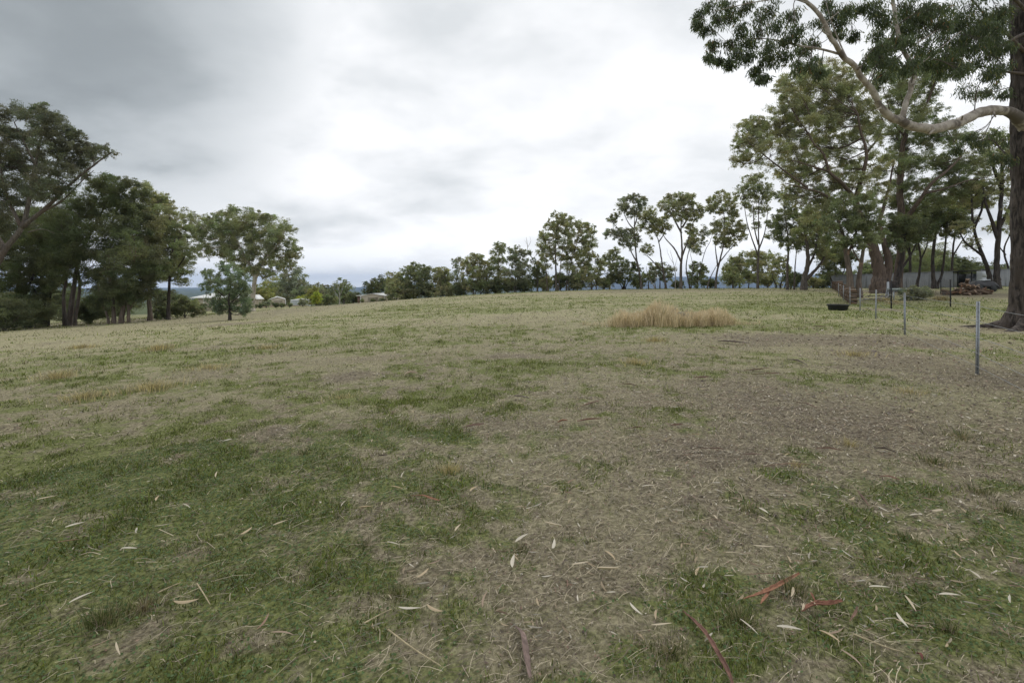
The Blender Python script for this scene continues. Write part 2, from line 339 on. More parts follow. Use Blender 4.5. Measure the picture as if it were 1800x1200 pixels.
# ------------------------------------------------------------------ ground sheet and hills
def build_ground():
    r = np.concatenate([[0.0], np.geomspace(0.35, 160, 430), np.geomspace(170, 12500, 60)])
    th = np.concatenate([np.linspace(-62, 62, 1150), np.linspace(66, 294, 58)]) * math.pi / 180     # azimuth from +Y
    nr, na = len(r), len(th); R, T = np.meshgrid(r, th, indexing='ij'); x = R * np.sin(T); y = R * np.cos(T); z = tz(x, y)
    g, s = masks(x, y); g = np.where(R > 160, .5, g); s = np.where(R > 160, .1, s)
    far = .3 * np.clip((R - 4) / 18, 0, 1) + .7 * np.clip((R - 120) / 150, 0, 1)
    # ground under the left-hand trees: leaf litter rather than pasture
    und = np.clip((-(x) - 30 - 0.25 * np.abs(y - 46)) / 8, 0, 1) * np.clip((y - 33 + (x + 38) * .0) / 6, 0, 1) * (R < 110) * (y < 70)
    s = np.clip(s + und * .8, 0, 1); g = np.clip(g - und * .25, 0, 1)
    b = MB(); i = np.arange(nr - 1)[:, None] * na; j = np.arange(na)[None, :]; j2 = (j + 1) % na
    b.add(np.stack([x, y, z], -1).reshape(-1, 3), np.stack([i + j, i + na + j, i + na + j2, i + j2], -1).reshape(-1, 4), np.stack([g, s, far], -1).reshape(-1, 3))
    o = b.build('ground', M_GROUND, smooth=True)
    if o.data.polygons[na * 20].normal.z < 0: o.data.flip_normals()
    tag(o, kind='structure')
build_ground()

def build_hills():
    az = np.linspace(-58, 58, 700) * math.pi / 180; px = CX + FPX * np.tan(az)
    kx = [-900, 0, 520, 600, 640, 665, 740, 800, 900, 1000, 1060, 1120, 1180, 1260, 1330, 1420, 1560, 1700, 1900, 2400]
    ky = [497, 503, 514, 511, 503.5, 501, 498, 503, 502, 499, 496, 491, 487, 486, 488, 484, 486, 489, 484, 490]
    top = np.interp(px, kx, ky) - 2.0 * (fbm(az * 30, az * 0 + 3.1, 71, 4) - .5)
    rr = np.linspace(0, 1, 26); b = MB(); v = []
    for t in rr:
        R = 5200 + 4200 * t; D = R * np.cos(az)
        ztop = CAMZ + (HZ - top) / FPX * (8100 * np.cos(az)); base = -70.0
        prof = math.sin(min(1, t / 0.69) * math.pi / 2) if t < 0.69 else math.cos((t - 0.69) / 0.31 * math.pi / 2)
        rough = 0.16 * (fbm(az * 60 + t * 3, np.full_like(az, t * 9), 77, 4) - .5) * math.sin(math.pi * t) * (t < 0.66)
        z = base + (ztop - base) * np.clip(prof + rough, 0, 1)
        v.append(np.stack([R * np.sin(az), D, z], -1))
    n = len(az); i = np.arange(len(rr) - 1)[:, None] * n; j = np.arange(n - 1)[None, :]
    b.add(np.concatenate(v), np.stack([i + j, i + j + 1, i + n + j + 1, i + n + j], -1).reshape(-1, 4))
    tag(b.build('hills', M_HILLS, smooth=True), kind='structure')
build_hills()

# ------------------------------------------------------------------ trees
LEAFCOL = {'dark_grey': (.165, .175, .125), 'olive': (.345, .350, .210), 'green': (.240, .266, .150), 'dark': (.155, .175, .095), 'grey': (.275, .290, .210), 'blue': (.225, .275, .190),  # first entry is the leaning gum's own dark grey-brown foliage
           'yellow': (.30, .30, .11), 'lime': (.38, .42, .08), 'light': (.300, .320, .190)}
def unit(v): return v / (np.linalg.norm(v) + 1e-9)
def curve_pts(pts, per=6, jit=0.0):
    """Catmull-Rom through control rows (x, y, z, r)"""
    p = np.asarray(pts, float)
    if len(p) == 2: p = np.vstack([p[0], (p[0] + p[1]) / 2, p[1]])
    q = np.vstack([2 * p[0] - p[1], p, 2 * p[-1] - p[-2]]); out = []
    for i in range(1, len(q) - 2):
        for t in np.arange(per) / per:
            out.append(0.5 * ((2 * q[i]) + (-q[i - 1] + q[i + 1]) * t + (2 * q[i - 1] - 5 * q[i] + 4 * q[i + 1] - q[i + 2]) * t * t + (-q[i - 1] + 3 * q[i] - 3 * q[i + 1] + q[i + 2]) * t ** 3))
    out.append(q[-2]); out = np.array(out)
    if jit: out[1:-1, :3] += (RS.rand(len(out) - 2, 3) - .5) * jit
    return out
def leaves(b, C, rad, n, L, wd, col, droop=0.5, flat=0.62, cvar=0.16):
    """n rhombic leaves in each clump C (k,3) of radius rad (k,)"""
    k = len(C); m = 8; n = max(m, n // m * m); tot = k * n
    sd = RS.normal(size=(k * m, 3)); sd /= np.linalg.norm(sd, axis=1)[:, None]; sd[:, 2] = np.where(RS.rand(k * m) < .35, np.abs(sd[:, 2]), sd[:, 2]) * (.5 + .5 * flat)
    rk = np.repeat(rad, m); S = np.repeat(C, m, 0) + sd * (rk * (.25 + .75 * RS.rand(k * m)))[:, None]; sr_ = rk * (.26 + .26 * RS.rand(k * m))
    d = RS.normal(size=(tot, 3)) * np.array([.62, .62, .55]); d[:, 2] = np.where(d[:, 2] > .5, d[:, 2] * .5, d[:, 2]) - .12
    c = np.repeat(S, n // m, 0) + d * np.repeat(sr_, n // m)[:, None]
    a = RS.normal(size=(tot, 3)); a[:, 2] -= droop * 2.0; a /= np.linalg.norm(a, axis=1)[:, None]
    nrm = RS.normal(size=(tot, 3)); w = np.cross(a, nrm); w /= np.linalg.norm(w, axis=1)[:, None] + 1e-9
    Ls = L * (0.65 + 0.7 * RS.rand(tot))[:, None]; ws = wd * (0.7 + 0.6 * RS.rand(tot))[:, None]
    v = np.stack([c - a * Ls / 2, c + w * ws / 2 - a * Ls * .08, c + a * Ls / 2, c - w * ws / 2 - a * Ls * .08], 1).reshape(-1, 3)
    base = np.repeat(np.array(col)[None, :] * (1 + (RS.rand(k, 1) - .5) * 0.36) * (1 + (RS.rand(k, 3) - .5) * 0.16), m, 0) * (1 + (RS.rand(k * m, 1) - .5) * 0.34)
    cc = np.repeat(base, n // m, 0) * (1 + (RS.rand(tot, 1) - .5) * 2 * cvar)
    b.add(v, np.arange(tot * 4).reshape(-1, 4), np.repeat(np.clip(cc, 0, 1), 4, 0))

def tree(name, label, D, limbs, lobes, bark='grey', leaf='olive', cat='tree', dens=1.0, nc=22, L=None, wd=None, droop=0.5, group=None, fl=1.0, twig=1.0, depth=1.0, cs=0.36, maxn=520, crownname='crown', grow=1.28, fill=2):
    """limbs: [([(px,py,dD)...], r0, r1)]: the first point of the first one stands on the ground; lobes: [(px, py, rx, ry[, dD])] in the photo's pixels at distance D"""
    base = G3(limbs[0][0][0][0], D + (limbs[0][0][0][2] if len(limbs[0][0][0]) > 2 else 0))
    root = empty(name, base, label, cat, group); tb = MB(); net = []
    m = D / FPX
    for li, (pts, r0, r1) in enumerate(limbs):
        rows = []; n = len(pts)
        for i, p in enumerate(pts):
            dd = p[2] if len(p) > 2 else 0.0; r = r0 + (r1 - r0) * (i / (n - 1)) ** 0.8
            if p[1] is None:
                g = G3(p[0], D + dd); q = g + np.array([0, 0, -0.15]); rows.append((*q, r * 1.3)); rows.append((*(g + np.array([0, 0, 0.35 + r])), r * 1.02)); continue
            rows.append((*P3(p[0], p[1], D + dd), r))
        c = curve_pts(rows, 5, 0.18 * r0); tb.tube(c[:, :3], np.maximum(c[:, 3], 0.012), 9 if r0 > .12 else 6, rough=0.12); net.append(c)
    net = np.vstack(net)
    if L is None: L = max(0.12, 0.0029 * D); wd = L * 0.36
    cb = MB(); gmin = base[2]; LC = []
    for lo in lobes:
        px, py = lo[:2]; rx, ry = lo[2] * grow, lo[3] * grow * 1.22; rw = (rx + ry) / 2 * m
        dd = lo[4] if len(lo) > 4 else (RS.rand() - .5) * 2 * depth * min(3.0, 1.4 * rw)
        c = P3(px, py, D + dd); R = np.array([rx * m, (rx + ry) / 2 * m, ry * m])
        dist = np.linalg.norm((net[:, :3] - c) * np.array([1, .7, 1]), axis=1) + np.maximum(0, net[:, 2] - c[2] + R[2] * .3) * 1.5
        j = dist.argmin(); s0 = net[j]; rb = min(s0[3] * .75, 0.016 + 0.011 * np.linalg.norm(c - s0[:3]) + 0.008 * rw) * twig
        mid = (s0[:3] + c) / 2 + np.array([0, 0, -0.10 * np.linalg.norm(c - s0[:3])]) + RS.normal(size=3) * .06 * np.linalg.norm(c - s0[:3])
        br = curve_pts([(*s0[:3], rb), (*mid, rb * .75), (*c, rb * .5)], 5); tb.tube(br[:, :3], np.maximum(br[:, 3], .008), 5, rough=.1, cap=False)
        sr = np.clip(cs * float(R.mean()), 0.22, 1.6); n_c = nc
        dirs = RS.normal(size=(n_c, 3)); dirs /= np.linalg.norm(dirs, axis=1)[:, None]; dirs[:, 2] = np.where(RS.rand(n_c) < .3, np.abs(dirs[:, 2]), dirs[:, 2])
        C = c + dirs * R * (0.35 + 0.55 * RS.rand(n_c) ** .6)[:, None]
        C[:, 2] = np.maximum(C[:, 2], gmin + 0.4 * sr)
        rad = sr * (0.55 + 0.6 * RS.rand(n_c))
        for q in range(n_c):
            if RS.rand() < .75:
                k0 = br[RS.randint(len(br) // 3, len(br))]; e = C[q] + np.array([0, 0, -0.1 * sr]); md = (k0[:3] + e) / 2 + RS.normal(size=3) * .1 * sr
                tw = np.array([k0[:3], md, e]); tb.tube(tw, np.array([1, .7, .35]) * max(.007, rb * .34), 4, cap=False)
        n = int(np.clip(dens * 2.3 * sr * sr / (0.5 * L * wd * .55), 30, maxn))
        leaves(cb, C, rad, n, L, wd, LEAFCOL[leaf], droop, fl); LC.append((c, R, sr, n))
    fills = []
    for i, (c, R, sr, n) in enumerate(LC):          # loose sprays that tie neighbouring masses together
        ds = sorted((float(np.linalg.norm(c - q[0])), j) for j, q in enumerate(LC) if j != i)[:3]
        for dist, j in ds:
            if dist < 1.75 * (R.mean() + LC[j][1].mean()):
                for _ in range(fill): t = .25 + .5 * RS.rand(); fills.append((c + (LC[j][0] - c) * t + RS.normal(size=3) * R * .38, sr * (.45 + .4 * RS.rand()), n))
    if fills:
        nf = int(np.mean([f[2] for f in fills]) * .42); leaves(cb, np.array([f[0] for f in fills]), np.array([f[1] for f in fills]), nf, L, wd, LEAFCOL[leaf], droop, fl)
    tb.build('trunk', M_BARK[bark], root, True, base)
    if lobes: cb.build(crownname, M_LEAF, root, False, base)
    return root
def bush(name, label, px, py, D, w, h, leaf='dark', dens=1.0, group=None, n=5, cat='shrub', bark='grey', L=None):
    """a low rounded plant w x h pixels, its foot on the ground; py is only where its middle stands over the foot"""
    b = G3(px, D); pyb = HZ + (CAMZ - b[2]) / D * FPX; cy = pyb - h * .52; lobes = []
    for i in range(n):
        a = RS.rand() * 2 * math.pi; q = 0.42 * RS.rand() ** .5 if i else 0
        lobes.append((px + math.cos(a) * q * w, cy + (RS.rand() - .5) * .30 * h, w * .30, h * .33))
    lb = [([(px, None), (px + 1, cy + h * .1)], .035 + .0006 * D, .02)]
    for s in (-1, 1): lb.append(([(px, pyb - 1, s * .1), (px + s * w * .22, cy, s * .3)], .03 + .0003 * D, .015))
    wdd = None if L is None else L * .38
    return tree(name, label, D, lb, lobes, bark, leaf, cat, dens, 9, group=group, cs=.52, grow=1.05, L=L, wd=wdd, droop=0.1, fl=.85, crownname='foliage')
# ------------------------------------------------------------------ left-hand trees
GL = 'gum trees massed on the left edge of the paddock'
tree('gum_tree', 'tall grey-barked gum with thin open crown, leaning in from the left edge of the photo', 36,
     [([(-62, None), (-20, 490), (8, 440), (38, 400), (52, 345), (62, 290), (72, 240), (76, 205)], .29, .04),
      ([(8, 440), (-25, 380), (-50, 310), (-60, 250)], .22, .05), ([(38, 400), (85, 362), (130, 318), (172, 285), (196, 268)], .17, .03),
      ([(52, 345), (95, 300), (110, 250), (128, 228)], .13, .03), ([(62, 290), (40, 245), (25, 215)], .09, .03), ([(38, 400), (12, 345), (0, 290), (5, 250)], .13, .03),
      ([(70, 375), (110, 352), (150, 312), (165, 300)], .09, .02), ([(50, 408), (75, 403), (96, 410)], .05, .015)],
     [(30, 210, 24, 17), (70, 208, 30, 18), (98, 228, 26, 20), (50, 245, 30, 20), (20, 255, 24, 22), (85, 262, 26, 20), (125, 245, 20, 14), (128, 275, 26, 17), (160, 268, 22, 13), (183, 267, 15, 9),
      (60, 290, 32, 20), (10, 300, 30, 25), (100, 310, 30, 18), (140, 300, 22, 12), (-30, 260, 35, 30), (-60, 300, 40, 35), (-20, 340, 40, 30), (30, 340, 36, 22), (75, 340, 34, 18), (-55, 230, 30, 26), (10, 385, 36, 22), (-40, 400, 40, 25)],
     'grey', 'dark_grey', dens=.75, nc=20, group=GL, cs=.38)
tree('gum_tree', 'dark gum with a leaning black trunk, behind the tall grey-barked gum at the left edge', 46,
     [([(48, None), (36, 540), (32, 500), (20, 450)], .34, .10), ([(36, 535), (60, 480), (80, 430)], .14, .05)],
     [(10, 420, 40, 26), (45, 400, 40, 28), (75, 440, 32, 26), (30, 455, 38, 26), (-10, 470, 38, 26), (62, 485, 32, 22), (-25, 430, 36, 30), (0, 505, 30, 18)], 'dark', 'dark', dens=.9, group=GL)
tree('gum_tree', 'gum with twin dark stems low at the left, beside the leaning black-trunked gum', 47,
     [([(76, None), (78, 520), (72, 470), (80, 420)], .20, .07), ([(84, None), (88, 520), (100, 470)], .16, .05)],
     [(80, 390, 34, 26), (105, 410, 30, 26), (90, 450, 34, 24), (65, 430, 30, 20), (110, 480, 24, 20), (60, 510, 26, 16), (95, 505, 22, 16), (75, 482, 24, 18)], 'dark', 'dark', dens=.9, group=GL)
tree('gum_tree', 'broad rounded gum, the fullest crown of the left-hand mass, slim stems close together below', 45,
     [([(122, None), (128, 520), (140, 450), (165, 400), (190, 350)], .24, .07), ([(114, None), (112, 520), (120, 460), (110, 400)], .17, .05), ([(190, 412), (205, 370), (212, 345)], .12, .04), ([(132, None), (140, 500), (130, 430), (140, 370)], .15, .05)],
     [(160, 345, 30, 20), (200, 332, 32, 19), (230, 345, 24, 20), (130, 370, 32, 24), (175, 380, 36, 26), (215, 378, 30, 26), (105, 405, 32, 26), (145, 420, 36, 26), (195, 425, 36, 28), (240, 390, 24, 26), (120, 455, 32, 24), (165, 465, 34, 24), (100, 440, 26, 20), (245, 440, 22, 22)],
     'grey', 'dark', dens=.95, group=GL)
tree('gum_tree', 'many-stemmed gum with pale bare limbs in its crown, right of the fullest left-hand crown', 43,
     [([(200, None), (198, 520), (190, 460), (205, 400)], .17, .05), ([(214, None), (222, 510), (238, 450), (230, 400)], .20, .05), ([(226, None), (224, 520), (215, 470)], .13, .05), ([(228, 545), (240, 525), (256, 519)], .07, .03), ([(190, None), (180, 530), (172, 500)], .10, .04)],
     [(200, 460, 34, 26), (235, 450, 32, 26), (215, 490, 34, 22), (180, 500, 26, 18), (245, 488, 28, 20), (222, 415, 30, 24), (195, 525, 22, 12), (260, 470, 20, 18), (228, 520, 24, 14), (172, 535, 18, 10), (250, 512, 20, 14)], 'peel', 'dark', dens=.95, group=GL)
tree('gum_tree', 'upright gum with a knobbly two-headed crown, taller right-hand shoulder of the left-hand mass', 48,
     [([(264, None), (262, 520), (266, 470), (262, 410), (256, 360)], .22, .06), ([(266, 470), (290, 430), (300, 390)], .10, .04)],
     [(254, 338, 18, 13), (282, 350, 15, 10), (268, 368, 26, 18), (298, 380, 20, 16), (255, 400, 28, 22), (290, 410, 28, 20), (270, 440, 28, 20), (305, 440, 18, 16), (262, 480, 22, 16), (285, 475, 20, 14)], 'peel', 'olive', dens=.9, group=GL)
tree('gum_tree', 'slim gum with a straight dark trunk, the rightmost of the left-hand mass', 46,
     [([(296, None), (297, 510), (300, 460), (308, 420)], .17, .05), ([(298, 490), (325, 450), (330, 420)], .07, .03)],
     [(318, 408, 20, 15), (300, 430, 22, 17), (325, 438, 17, 14), (310, 460, 24, 16), (290, 470, 18, 14), (318, 484, 16, 12)], 'dark', 'green', dens=.9, group=GL)
bush('shrub', 'low dark scrub at the left edge of the photo, under the leaning gum', 8, 575, 36, 120, 54, 'dark', 1.1, n=8)
bush('shrub', 'dark spreading shrub beneath the twin-stemmed gum at the left', 62, 565, 44, 90, 48, 'dark', 1.1, n=7)
bush('shrub', 'round deep green shrub between the left-hand tree mass and the white-roofed house', 325, 545, 52, 52, 36, 'green', 1.2)
bush('shrub', 'small olive shrub under the slim gum, left of the round deep green shrub', 284, 545, 50, 34, 26, 'dark', 1.0)
bush('shrub', 'thin shrub among the stems of the broad rounded gum', 160, 560, 50, 66, 46, 'dark', 1.0, n=7)
for i, (px, D, w, h, lab) in enumerate([(15, 70, 90, 60, 'distant dark tree seen under the leaning gum at the far left'), (110, 75, 90, 70, 'distant tree glimpsed between the stems of the broad rounded gum'),
        (215, 80, 80, 62, 'distant tree glimpsed behind the many-stemmed gum'), (300, 95, 60, 44, 'distant round tree just left of the white roof, above the deep green shrub')]):
    bush('distant_tree', lab, px, 0, D, w, h, 'dark', .9, 'trees beyond the left-hand mass', 7, 'tree')

tree('gum_tree', 'big domed spreading gum with pale pinkish limbs, standing over the small blue-green tree', 72,
     [([(443, None), (445, 515), (449, 490), (458, 468), (470, 452)], .42, .16), ([(449, 490), (436, 460), (422, 435), (412, 415), (405, 400)], .26, .06), ([(458, 468), (475, 445), (492, 425), (500, 405)], .20, .05),
      ([(436, 462), (440, 430), (446, 400)], .14, .05), ([(422, 435), (390, 425), (355, 400), (340, 385)], .13, .04), ([(465, 472), (490, 478), (506, 484)], .08, .03), ([(470, 452), (470, 420), (476, 395)], .13, .05)],
     [(334, 386, 13, 10), (350, 398, 15, 12), (345, 418, 14, 14), (368, 388, 13, 9), (372, 412, 20, 15), (356, 440, 12, 10), (398, 388, 18, 13), (425, 381, 24, 12), (410, 405, 22, 15), (452, 388, 20, 12), (478, 392, 20, 14), (440, 410, 24, 16),
      (498, 408, 18, 15), (470, 418, 24, 16), (392, 432, 24, 14), (425, 438, 26, 14), (460, 446, 26, 14), (500, 432, 16, 14), (515, 452, 13, 10), (490, 456, 18, 12), (440, 462, 20, 10), (478, 472, 16, 9), (380, 446, 16, 8), (412, 458, 18, 9), (436, 476, 15, 9), (462, 480, 14, 7), (505, 465, 13, 8), (520, 442, 9, 8), (395, 410, 18, 14), (450, 428, 22, 14)],
     'pale', 'light', dens=.8, nc=19, grow=1.34, fill=2)
tree('sapling', 'small blue-green young gum standing alone on the left of the open field', 36,
     [([(404, None), (404, 552), (402, 530), (405, 505), (408, 485)], .105, .03), ([(402, 530), (380, 508), (362, 488)], .045, .015), ([(403, 535), (425, 515), (440, 500)], .045, .015), ([(403, 540), (392, 530), (378, 528)], .03, .012)],
     [(402, 478, 18, 14), (422, 490, 16, 14), (392, 495, 20, 13), (362, 484, 13, 9), (372, 505, 18, 11), (412, 510, 22, 14), (430, 510, 12, 15), (388, 522, 20, 12), (424, 528, 18, 14), (400, 540, 20, 8), (372, 532, 14, 10), (434, 538, 9, 9), (430, 547, 9, 7), (385, 545, 11, 6)],
     'dark', 'blue', dens=.95, nc=18, L=.13, wd=.030, droop=.8, grow=1.12, fill=2)

# ------------------------------------------------------------------ trees behind the sheds
GB = 'trees behind the sheds on the left'
bt = [(460, 132, 44, 44, 'yellow', 'rounded yellow-green tree right behind the trunk of the big domed gum'), (492, 150, 60, 56, 'olive', 'broad olive tree behind the left cream shed'),
      (515, 140, 40, 72, 'grey', 'taller grey-green tree with a square head, above the gap between shed and tank'), (535, 150, 36, 44, 'dark', 'dark tree behind the right end of the corrugated tank'),
      (562, 135, 26, 42, 'grey', 'slim grey tree just right of the tank, behind the lime bush'), (575, 145, 40, 38, 'dark', 'dark low tree between the slim grey tree and the pale bare one'),
      (604, 132, 28, 46, 'green', 'rounded green tree next to the blue hill, right of the pale bare tree')]
for px, D, w, h, lf, lab in bt:
    b = G3(px, D); pb = HZ + (CAMZ - b[2]) / D * FPX
    tree('distant_tree', lab, D, [([(px, None), (px + 2, pb - h * .4), (px, pb - h * .7)], .25, .08), ([(px + 1, pb - h * .3), (px + w * .25, pb - h * .6)], .12, .05)],
         [(px + dx * w, pb - h * dy, w * .30, h * .20) for dx, dy in ((-.05, .86), (-.28, .66), (.25, .68), (0, .58), (-.3, .40), (.3, .42), (0, .32), (-.15, .2), (.2, .2))], 'grey', lf, dens=1.0, nc=9, group=GB, cs=.36)
tree('bare_tree', 'pale leafless tree standing between the dark low tree and the rounded green one', 125,
     [([(597, None), (597, 518), (594, 505), (590, 494)], .16, .03), ([(597, 520), (602, 508), (604, 497)], .1, .03), ([(596, 525), (588, 512), (584, 502)], .09, .03), ([(594, 508), (598, 500), (599, 492)], .06, .02)], [], 'dead')
tree('bare_tree', 'second pale leafless tree poking up between the slim grey tree and the dark low tree', 128, [([(552, None), (553, 515), (552, 500)], .12, .03), ([(553, 517), (556, 506), (560, 498)], .06, .02)], [], 'dead')
for px, D, w, h, lf, lab in [(556, 110, 22, 24, 'lime', 'bright lime-yellow bush right of the corrugated tank'), (548, 116, 18, 34, 'yellow', 'olive-yellow shrub behind the lime-yellow bush'), (576, 112, 30, 18, 'green', 'low green bush between the lime-yellow bush and the blue hill'),
        (468, 104, 16, 14, 'grey', 'grey-green bush in front of the left end of the cream shed'), (485, 102, 11, 10, 'dark', 'dark bush in front of the cream shed, beside the grey-green one'), (532, 104, 16, 15, 'grey', 'grey bush against the right end of the corrugated tank'),
        (447, 103, 7, 7, 'dark', 'clipped round bush by the trunk of the big domed gum'), (458, 103, 8, 7, 'dark', 'clipped round bush left of the grey-green bush'), (495, 102, 10, 9, 'green', 'clipped round bush in front of the middle of the cream shed'), (509, 102, 10, 8, 'green', 'clipped round bush before the gap between cream shed and tank'),
        (528, 126, 40, 20, 'lime', 'yellow-green hedge showing over the corrugated tank')]:
    bush('bush', lab, px, 0, D, w, h, lf, 1.1, n=4)
bush('bush', 'dark green tree-like bush left of the cream shed at the blue hill', 621, 0, 104, 28, 22, 'dark', 1.1, n=6)
bush('bush', 'little green bush at the left corner of the cream shed by the blue hill', 637, 0, 96, 8, 8, 'green', 1.0, n=3)
bush('bush', 'little dark bush against the middle of the cream shed by the blue hill', 656, 0, 96, 10, 6, 'dark', 1.0, n=3)
bush('bush', 'grey bush at the right corner of the cream shed by the blue hill', 672, 0, 96, 12, 7, 'grey', 1.0, n=3)

# ------------------------------------------------------------------ tree line along the crest
GM = 'gum trees along the crest of the field'
def mid(label, D, bx, lobes, limbs, bark='grey', leaf='olive', r=.145, name='gum_tree', group=GM, **kw):
    ls = []
    for k, l in enumerate(limbs):
        pts = [(bx + l[0], None)] + l[1:] if isinstance(l[0], (int, float)) else l
        ls.append((pts, r if k == 0 else r * .62, r * .25 if k == 0 else r * .18))
    return tree(name, label, D, ls, lobes, bark, leaf, dens=kw.pop('dens', 1.0), nc=kw.pop('nc', 19), group=group, cs=kw.pop('cs', .37), fl=1.0, **kw)
mid('leftmost dark rounded tree of the crest line, beside the brick-sided cream shed', 108, 669, [(655, 502, 12, 8), (668, 498, 13, 9), (662, 513, 14, 10), (680, 500, 12, 9), (650, 515, 10, 8), (690, 512, 14, 12)], [[0, (667, 510), (665, 500)]], leaf='dark')
mid('light green rounded tree in front of the leftmost dark trees of the crest line', 92, 683, [(687, 506, 8, 7), (684, 514, 6, 8), (692, 516, 7, 9), (688, 522, 7, 7)], [[0, (683, 515)]], leaf='light', r=.12)
mid('tree with a round olive head next to the light green one in the crest line', 96, 697, [(690, 488, 12, 7), (702, 492, 11, 8), (698, 503, 14, 9), (705, 515, 13, 10), (695, 517, 12, 9)], [[0, (698, 505), (695, 495)]], leaf='olive')
mid('broad dark green tree with a domed top, left part of the crest line', 95, 728, [(728, 471, 12, 7), (742, 475, 11, 7), (718, 480, 12, 9), (735, 488, 16, 10), (752, 480, 9, 8), (712, 497, 13, 10), (730, 503, 16, 11), (748, 500, 13, 11), (722, 515, 14, 9), (742, 515, 15, 9)], [[0, (728, 500), (730, 480)], [2, (738, 500), (748, 485)]], leaf='green')
mid('tree with a feathery olive top right of the broad dark green dome', 95, 775, [(768, 479, 10, 6), (780, 477, 10, 6), (772, 489, 13, 8), (786, 490, 10, 9), (765, 503, 13, 9), (780, 505, 14, 10), (772, 514, 14, 8), (790, 512, 10, 9)], [[0, (774, 500), (770, 482)], [3, (782, 495), (784, 480)]], leaf='olive')
mid('thin wispy dark tree with sparse foliage, before the tree line drops to the middle', 92, 803, [(800, 462, 6, 6), (808, 459, 6, 6), (803, 474, 7, 7), (799, 488, 8, 8), (808, 498, 9, 9), (800, 508, 10, 7)], [[0, (803, 490), (802, 456)], [(803, 490), (808, 470), (811, 455)]], 'dark', 'grey', dens=.5)
mid('rounded olive tree right of the thin wispy one in the crest line', 90, 832, [(830, 458, 12, 8), (842, 455, 10, 7), (820, 470, 12, 9), (838, 473, 14, 10), (852, 468, 10, 8), (822, 487, 14, 10), (842, 490, 14, 10), (858, 485, 10, 10), (830, 503, 16, 8), (850, 504, 12, 8)], [[0, (832, 490), (832, 465)], [4, (845, 490), (850, 470)]], leaf='olive')
mid('slender tree with a pale airy mop of leaves on top, mid crest line', 92, 880, [(878, 433, 11, 6), (872, 443, 10, 6), (884, 445, 8, 6), (868, 460, 9, 7), (880, 462, 11, 9), (872, 478, 12, 9), (884, 484, 12, 10), (870, 497, 12, 9), (884, 503, 11, 7)], [[0, (878, 480), (876, 455), (879, 438)], [(877, 465), (868, 452), (864, 447)]], 'pale', 'light', dens=.85)
mid('bushy tree with a split grey-green top, left of the dead branching one', 90, 905, [(903, 440, 9, 6), (912, 450, 9, 8), (899, 455, 9, 8), (925, 447, 8, 8), (908, 468, 13, 9), (922, 470, 9, 9), (900, 485, 12, 10), (916, 490, 14, 11), (903, 503, 14, 7), (928, 500, 12, 9)], [[0, (906, 480), (904, 450)], [3, (920, 480), (924, 455)]], leaf='grey')
tree('bare_tree', 'bare forked dead limb reaching above the crest line, left of the tall dense gum', 88, [([(944, None), (942, 480), (936, 455), (929, 445), (927, 430), (925, 417)], .13, .025), ([(928, 434), (933, 424), (931, 415)], .04, .012), ([(936, 455), (944, 447), (948, 440)], .04, .012), ([(928, 432), (922, 422)], .03, .01)], [], 'dead')
mid('tall dense gum with stacked rounded heads and several grey stems, middle of the crest line', 84, 968,
    [(978, 384, 12, 7), (994, 386, 13, 8), (968, 398, 10, 7), (985, 400, 15, 9), (1005, 398, 14, 9), (1025, 400, 14, 9), (1038, 410, 10, 10), (955, 418, 10, 9), (970, 420, 14, 9), (992, 418, 16, 10), (1015, 418, 15, 10), (1035, 432, 12, 10), (950, 438, 8, 9), (966, 440, 12, 9), (1000, 438, 16, 10), (1022, 445, 16, 12), (985, 455, 14, 10), (1040, 455, 10, 10), (1008, 465, 16, 12), (1030, 475, 14, 12), (958, 460, 12, 10)],
    [[10, (977, 470), (976, 430), (980, 395)], [-6, (960, 478), (955, 450)], [32, (1000, 480), (1010, 440), (1020, 410)], [14, (985, 470), (990, 430)], [28, (998, 470), (1006, 450)]], 'grey', 'olive', r=.22)
mid('low dark tree filling in under the tall dense gum on its left', 86, 945, [(942, 465, 10, 9), (950, 480, 12, 10), (938, 488, 12, 11), (950, 498, 13, 9)], [[0, (945, 485), (943, 470)]], leaf='dark', r=.14)
mid('olive bush-like tree under the right side of the tall dense gum, its foliage hanging low', 82, 1030, [(1035, 482, 14, 9), (1022, 492, 14, 10), (1045, 494, 13, 9), (1012, 500, 12, 7), (1052, 478, 9, 8), (1055, 465, 8, 8)], [[10, (1040, 495), (1036, 484)], [18, (1048, 498), (1050, 485)]], leaf='olive', r=.14)
mid('small gum with a pale forked trunk and airy head, right of the tall dense gum', 88, 1072, [(1080, 444, 10, 6), (1072, 453, 11, 7), (1086, 455, 8, 6), (1064, 465, 8, 7), (1078, 467, 9, 6)], [[0, (1074, 485), (1072, 460)], [(1073, 490), (1082, 470), (1084, 455)]], 'pale', 'light', r=.15)
mid('dense dark rounded tree with a many-stemmed base, just left of the leaning slender gum', 80, 1096, [(1088, 470, 12, 8), (1104, 468, 12, 8), (1118, 476, 10, 9), (1078, 482, 12, 8), (1098, 484, 14, 9), (1114, 490, 12, 8), (1084, 496, 12, 6), (1072, 490, 8, 8)], [[0, (1098, 492), (1092, 475)], [4, (1106, 492), (1112, 478)], [-3, (1086, 494), (1078, 482)], [2, (1100, 490), (1102, 472)]], 'dark', 'dark', r=.13)
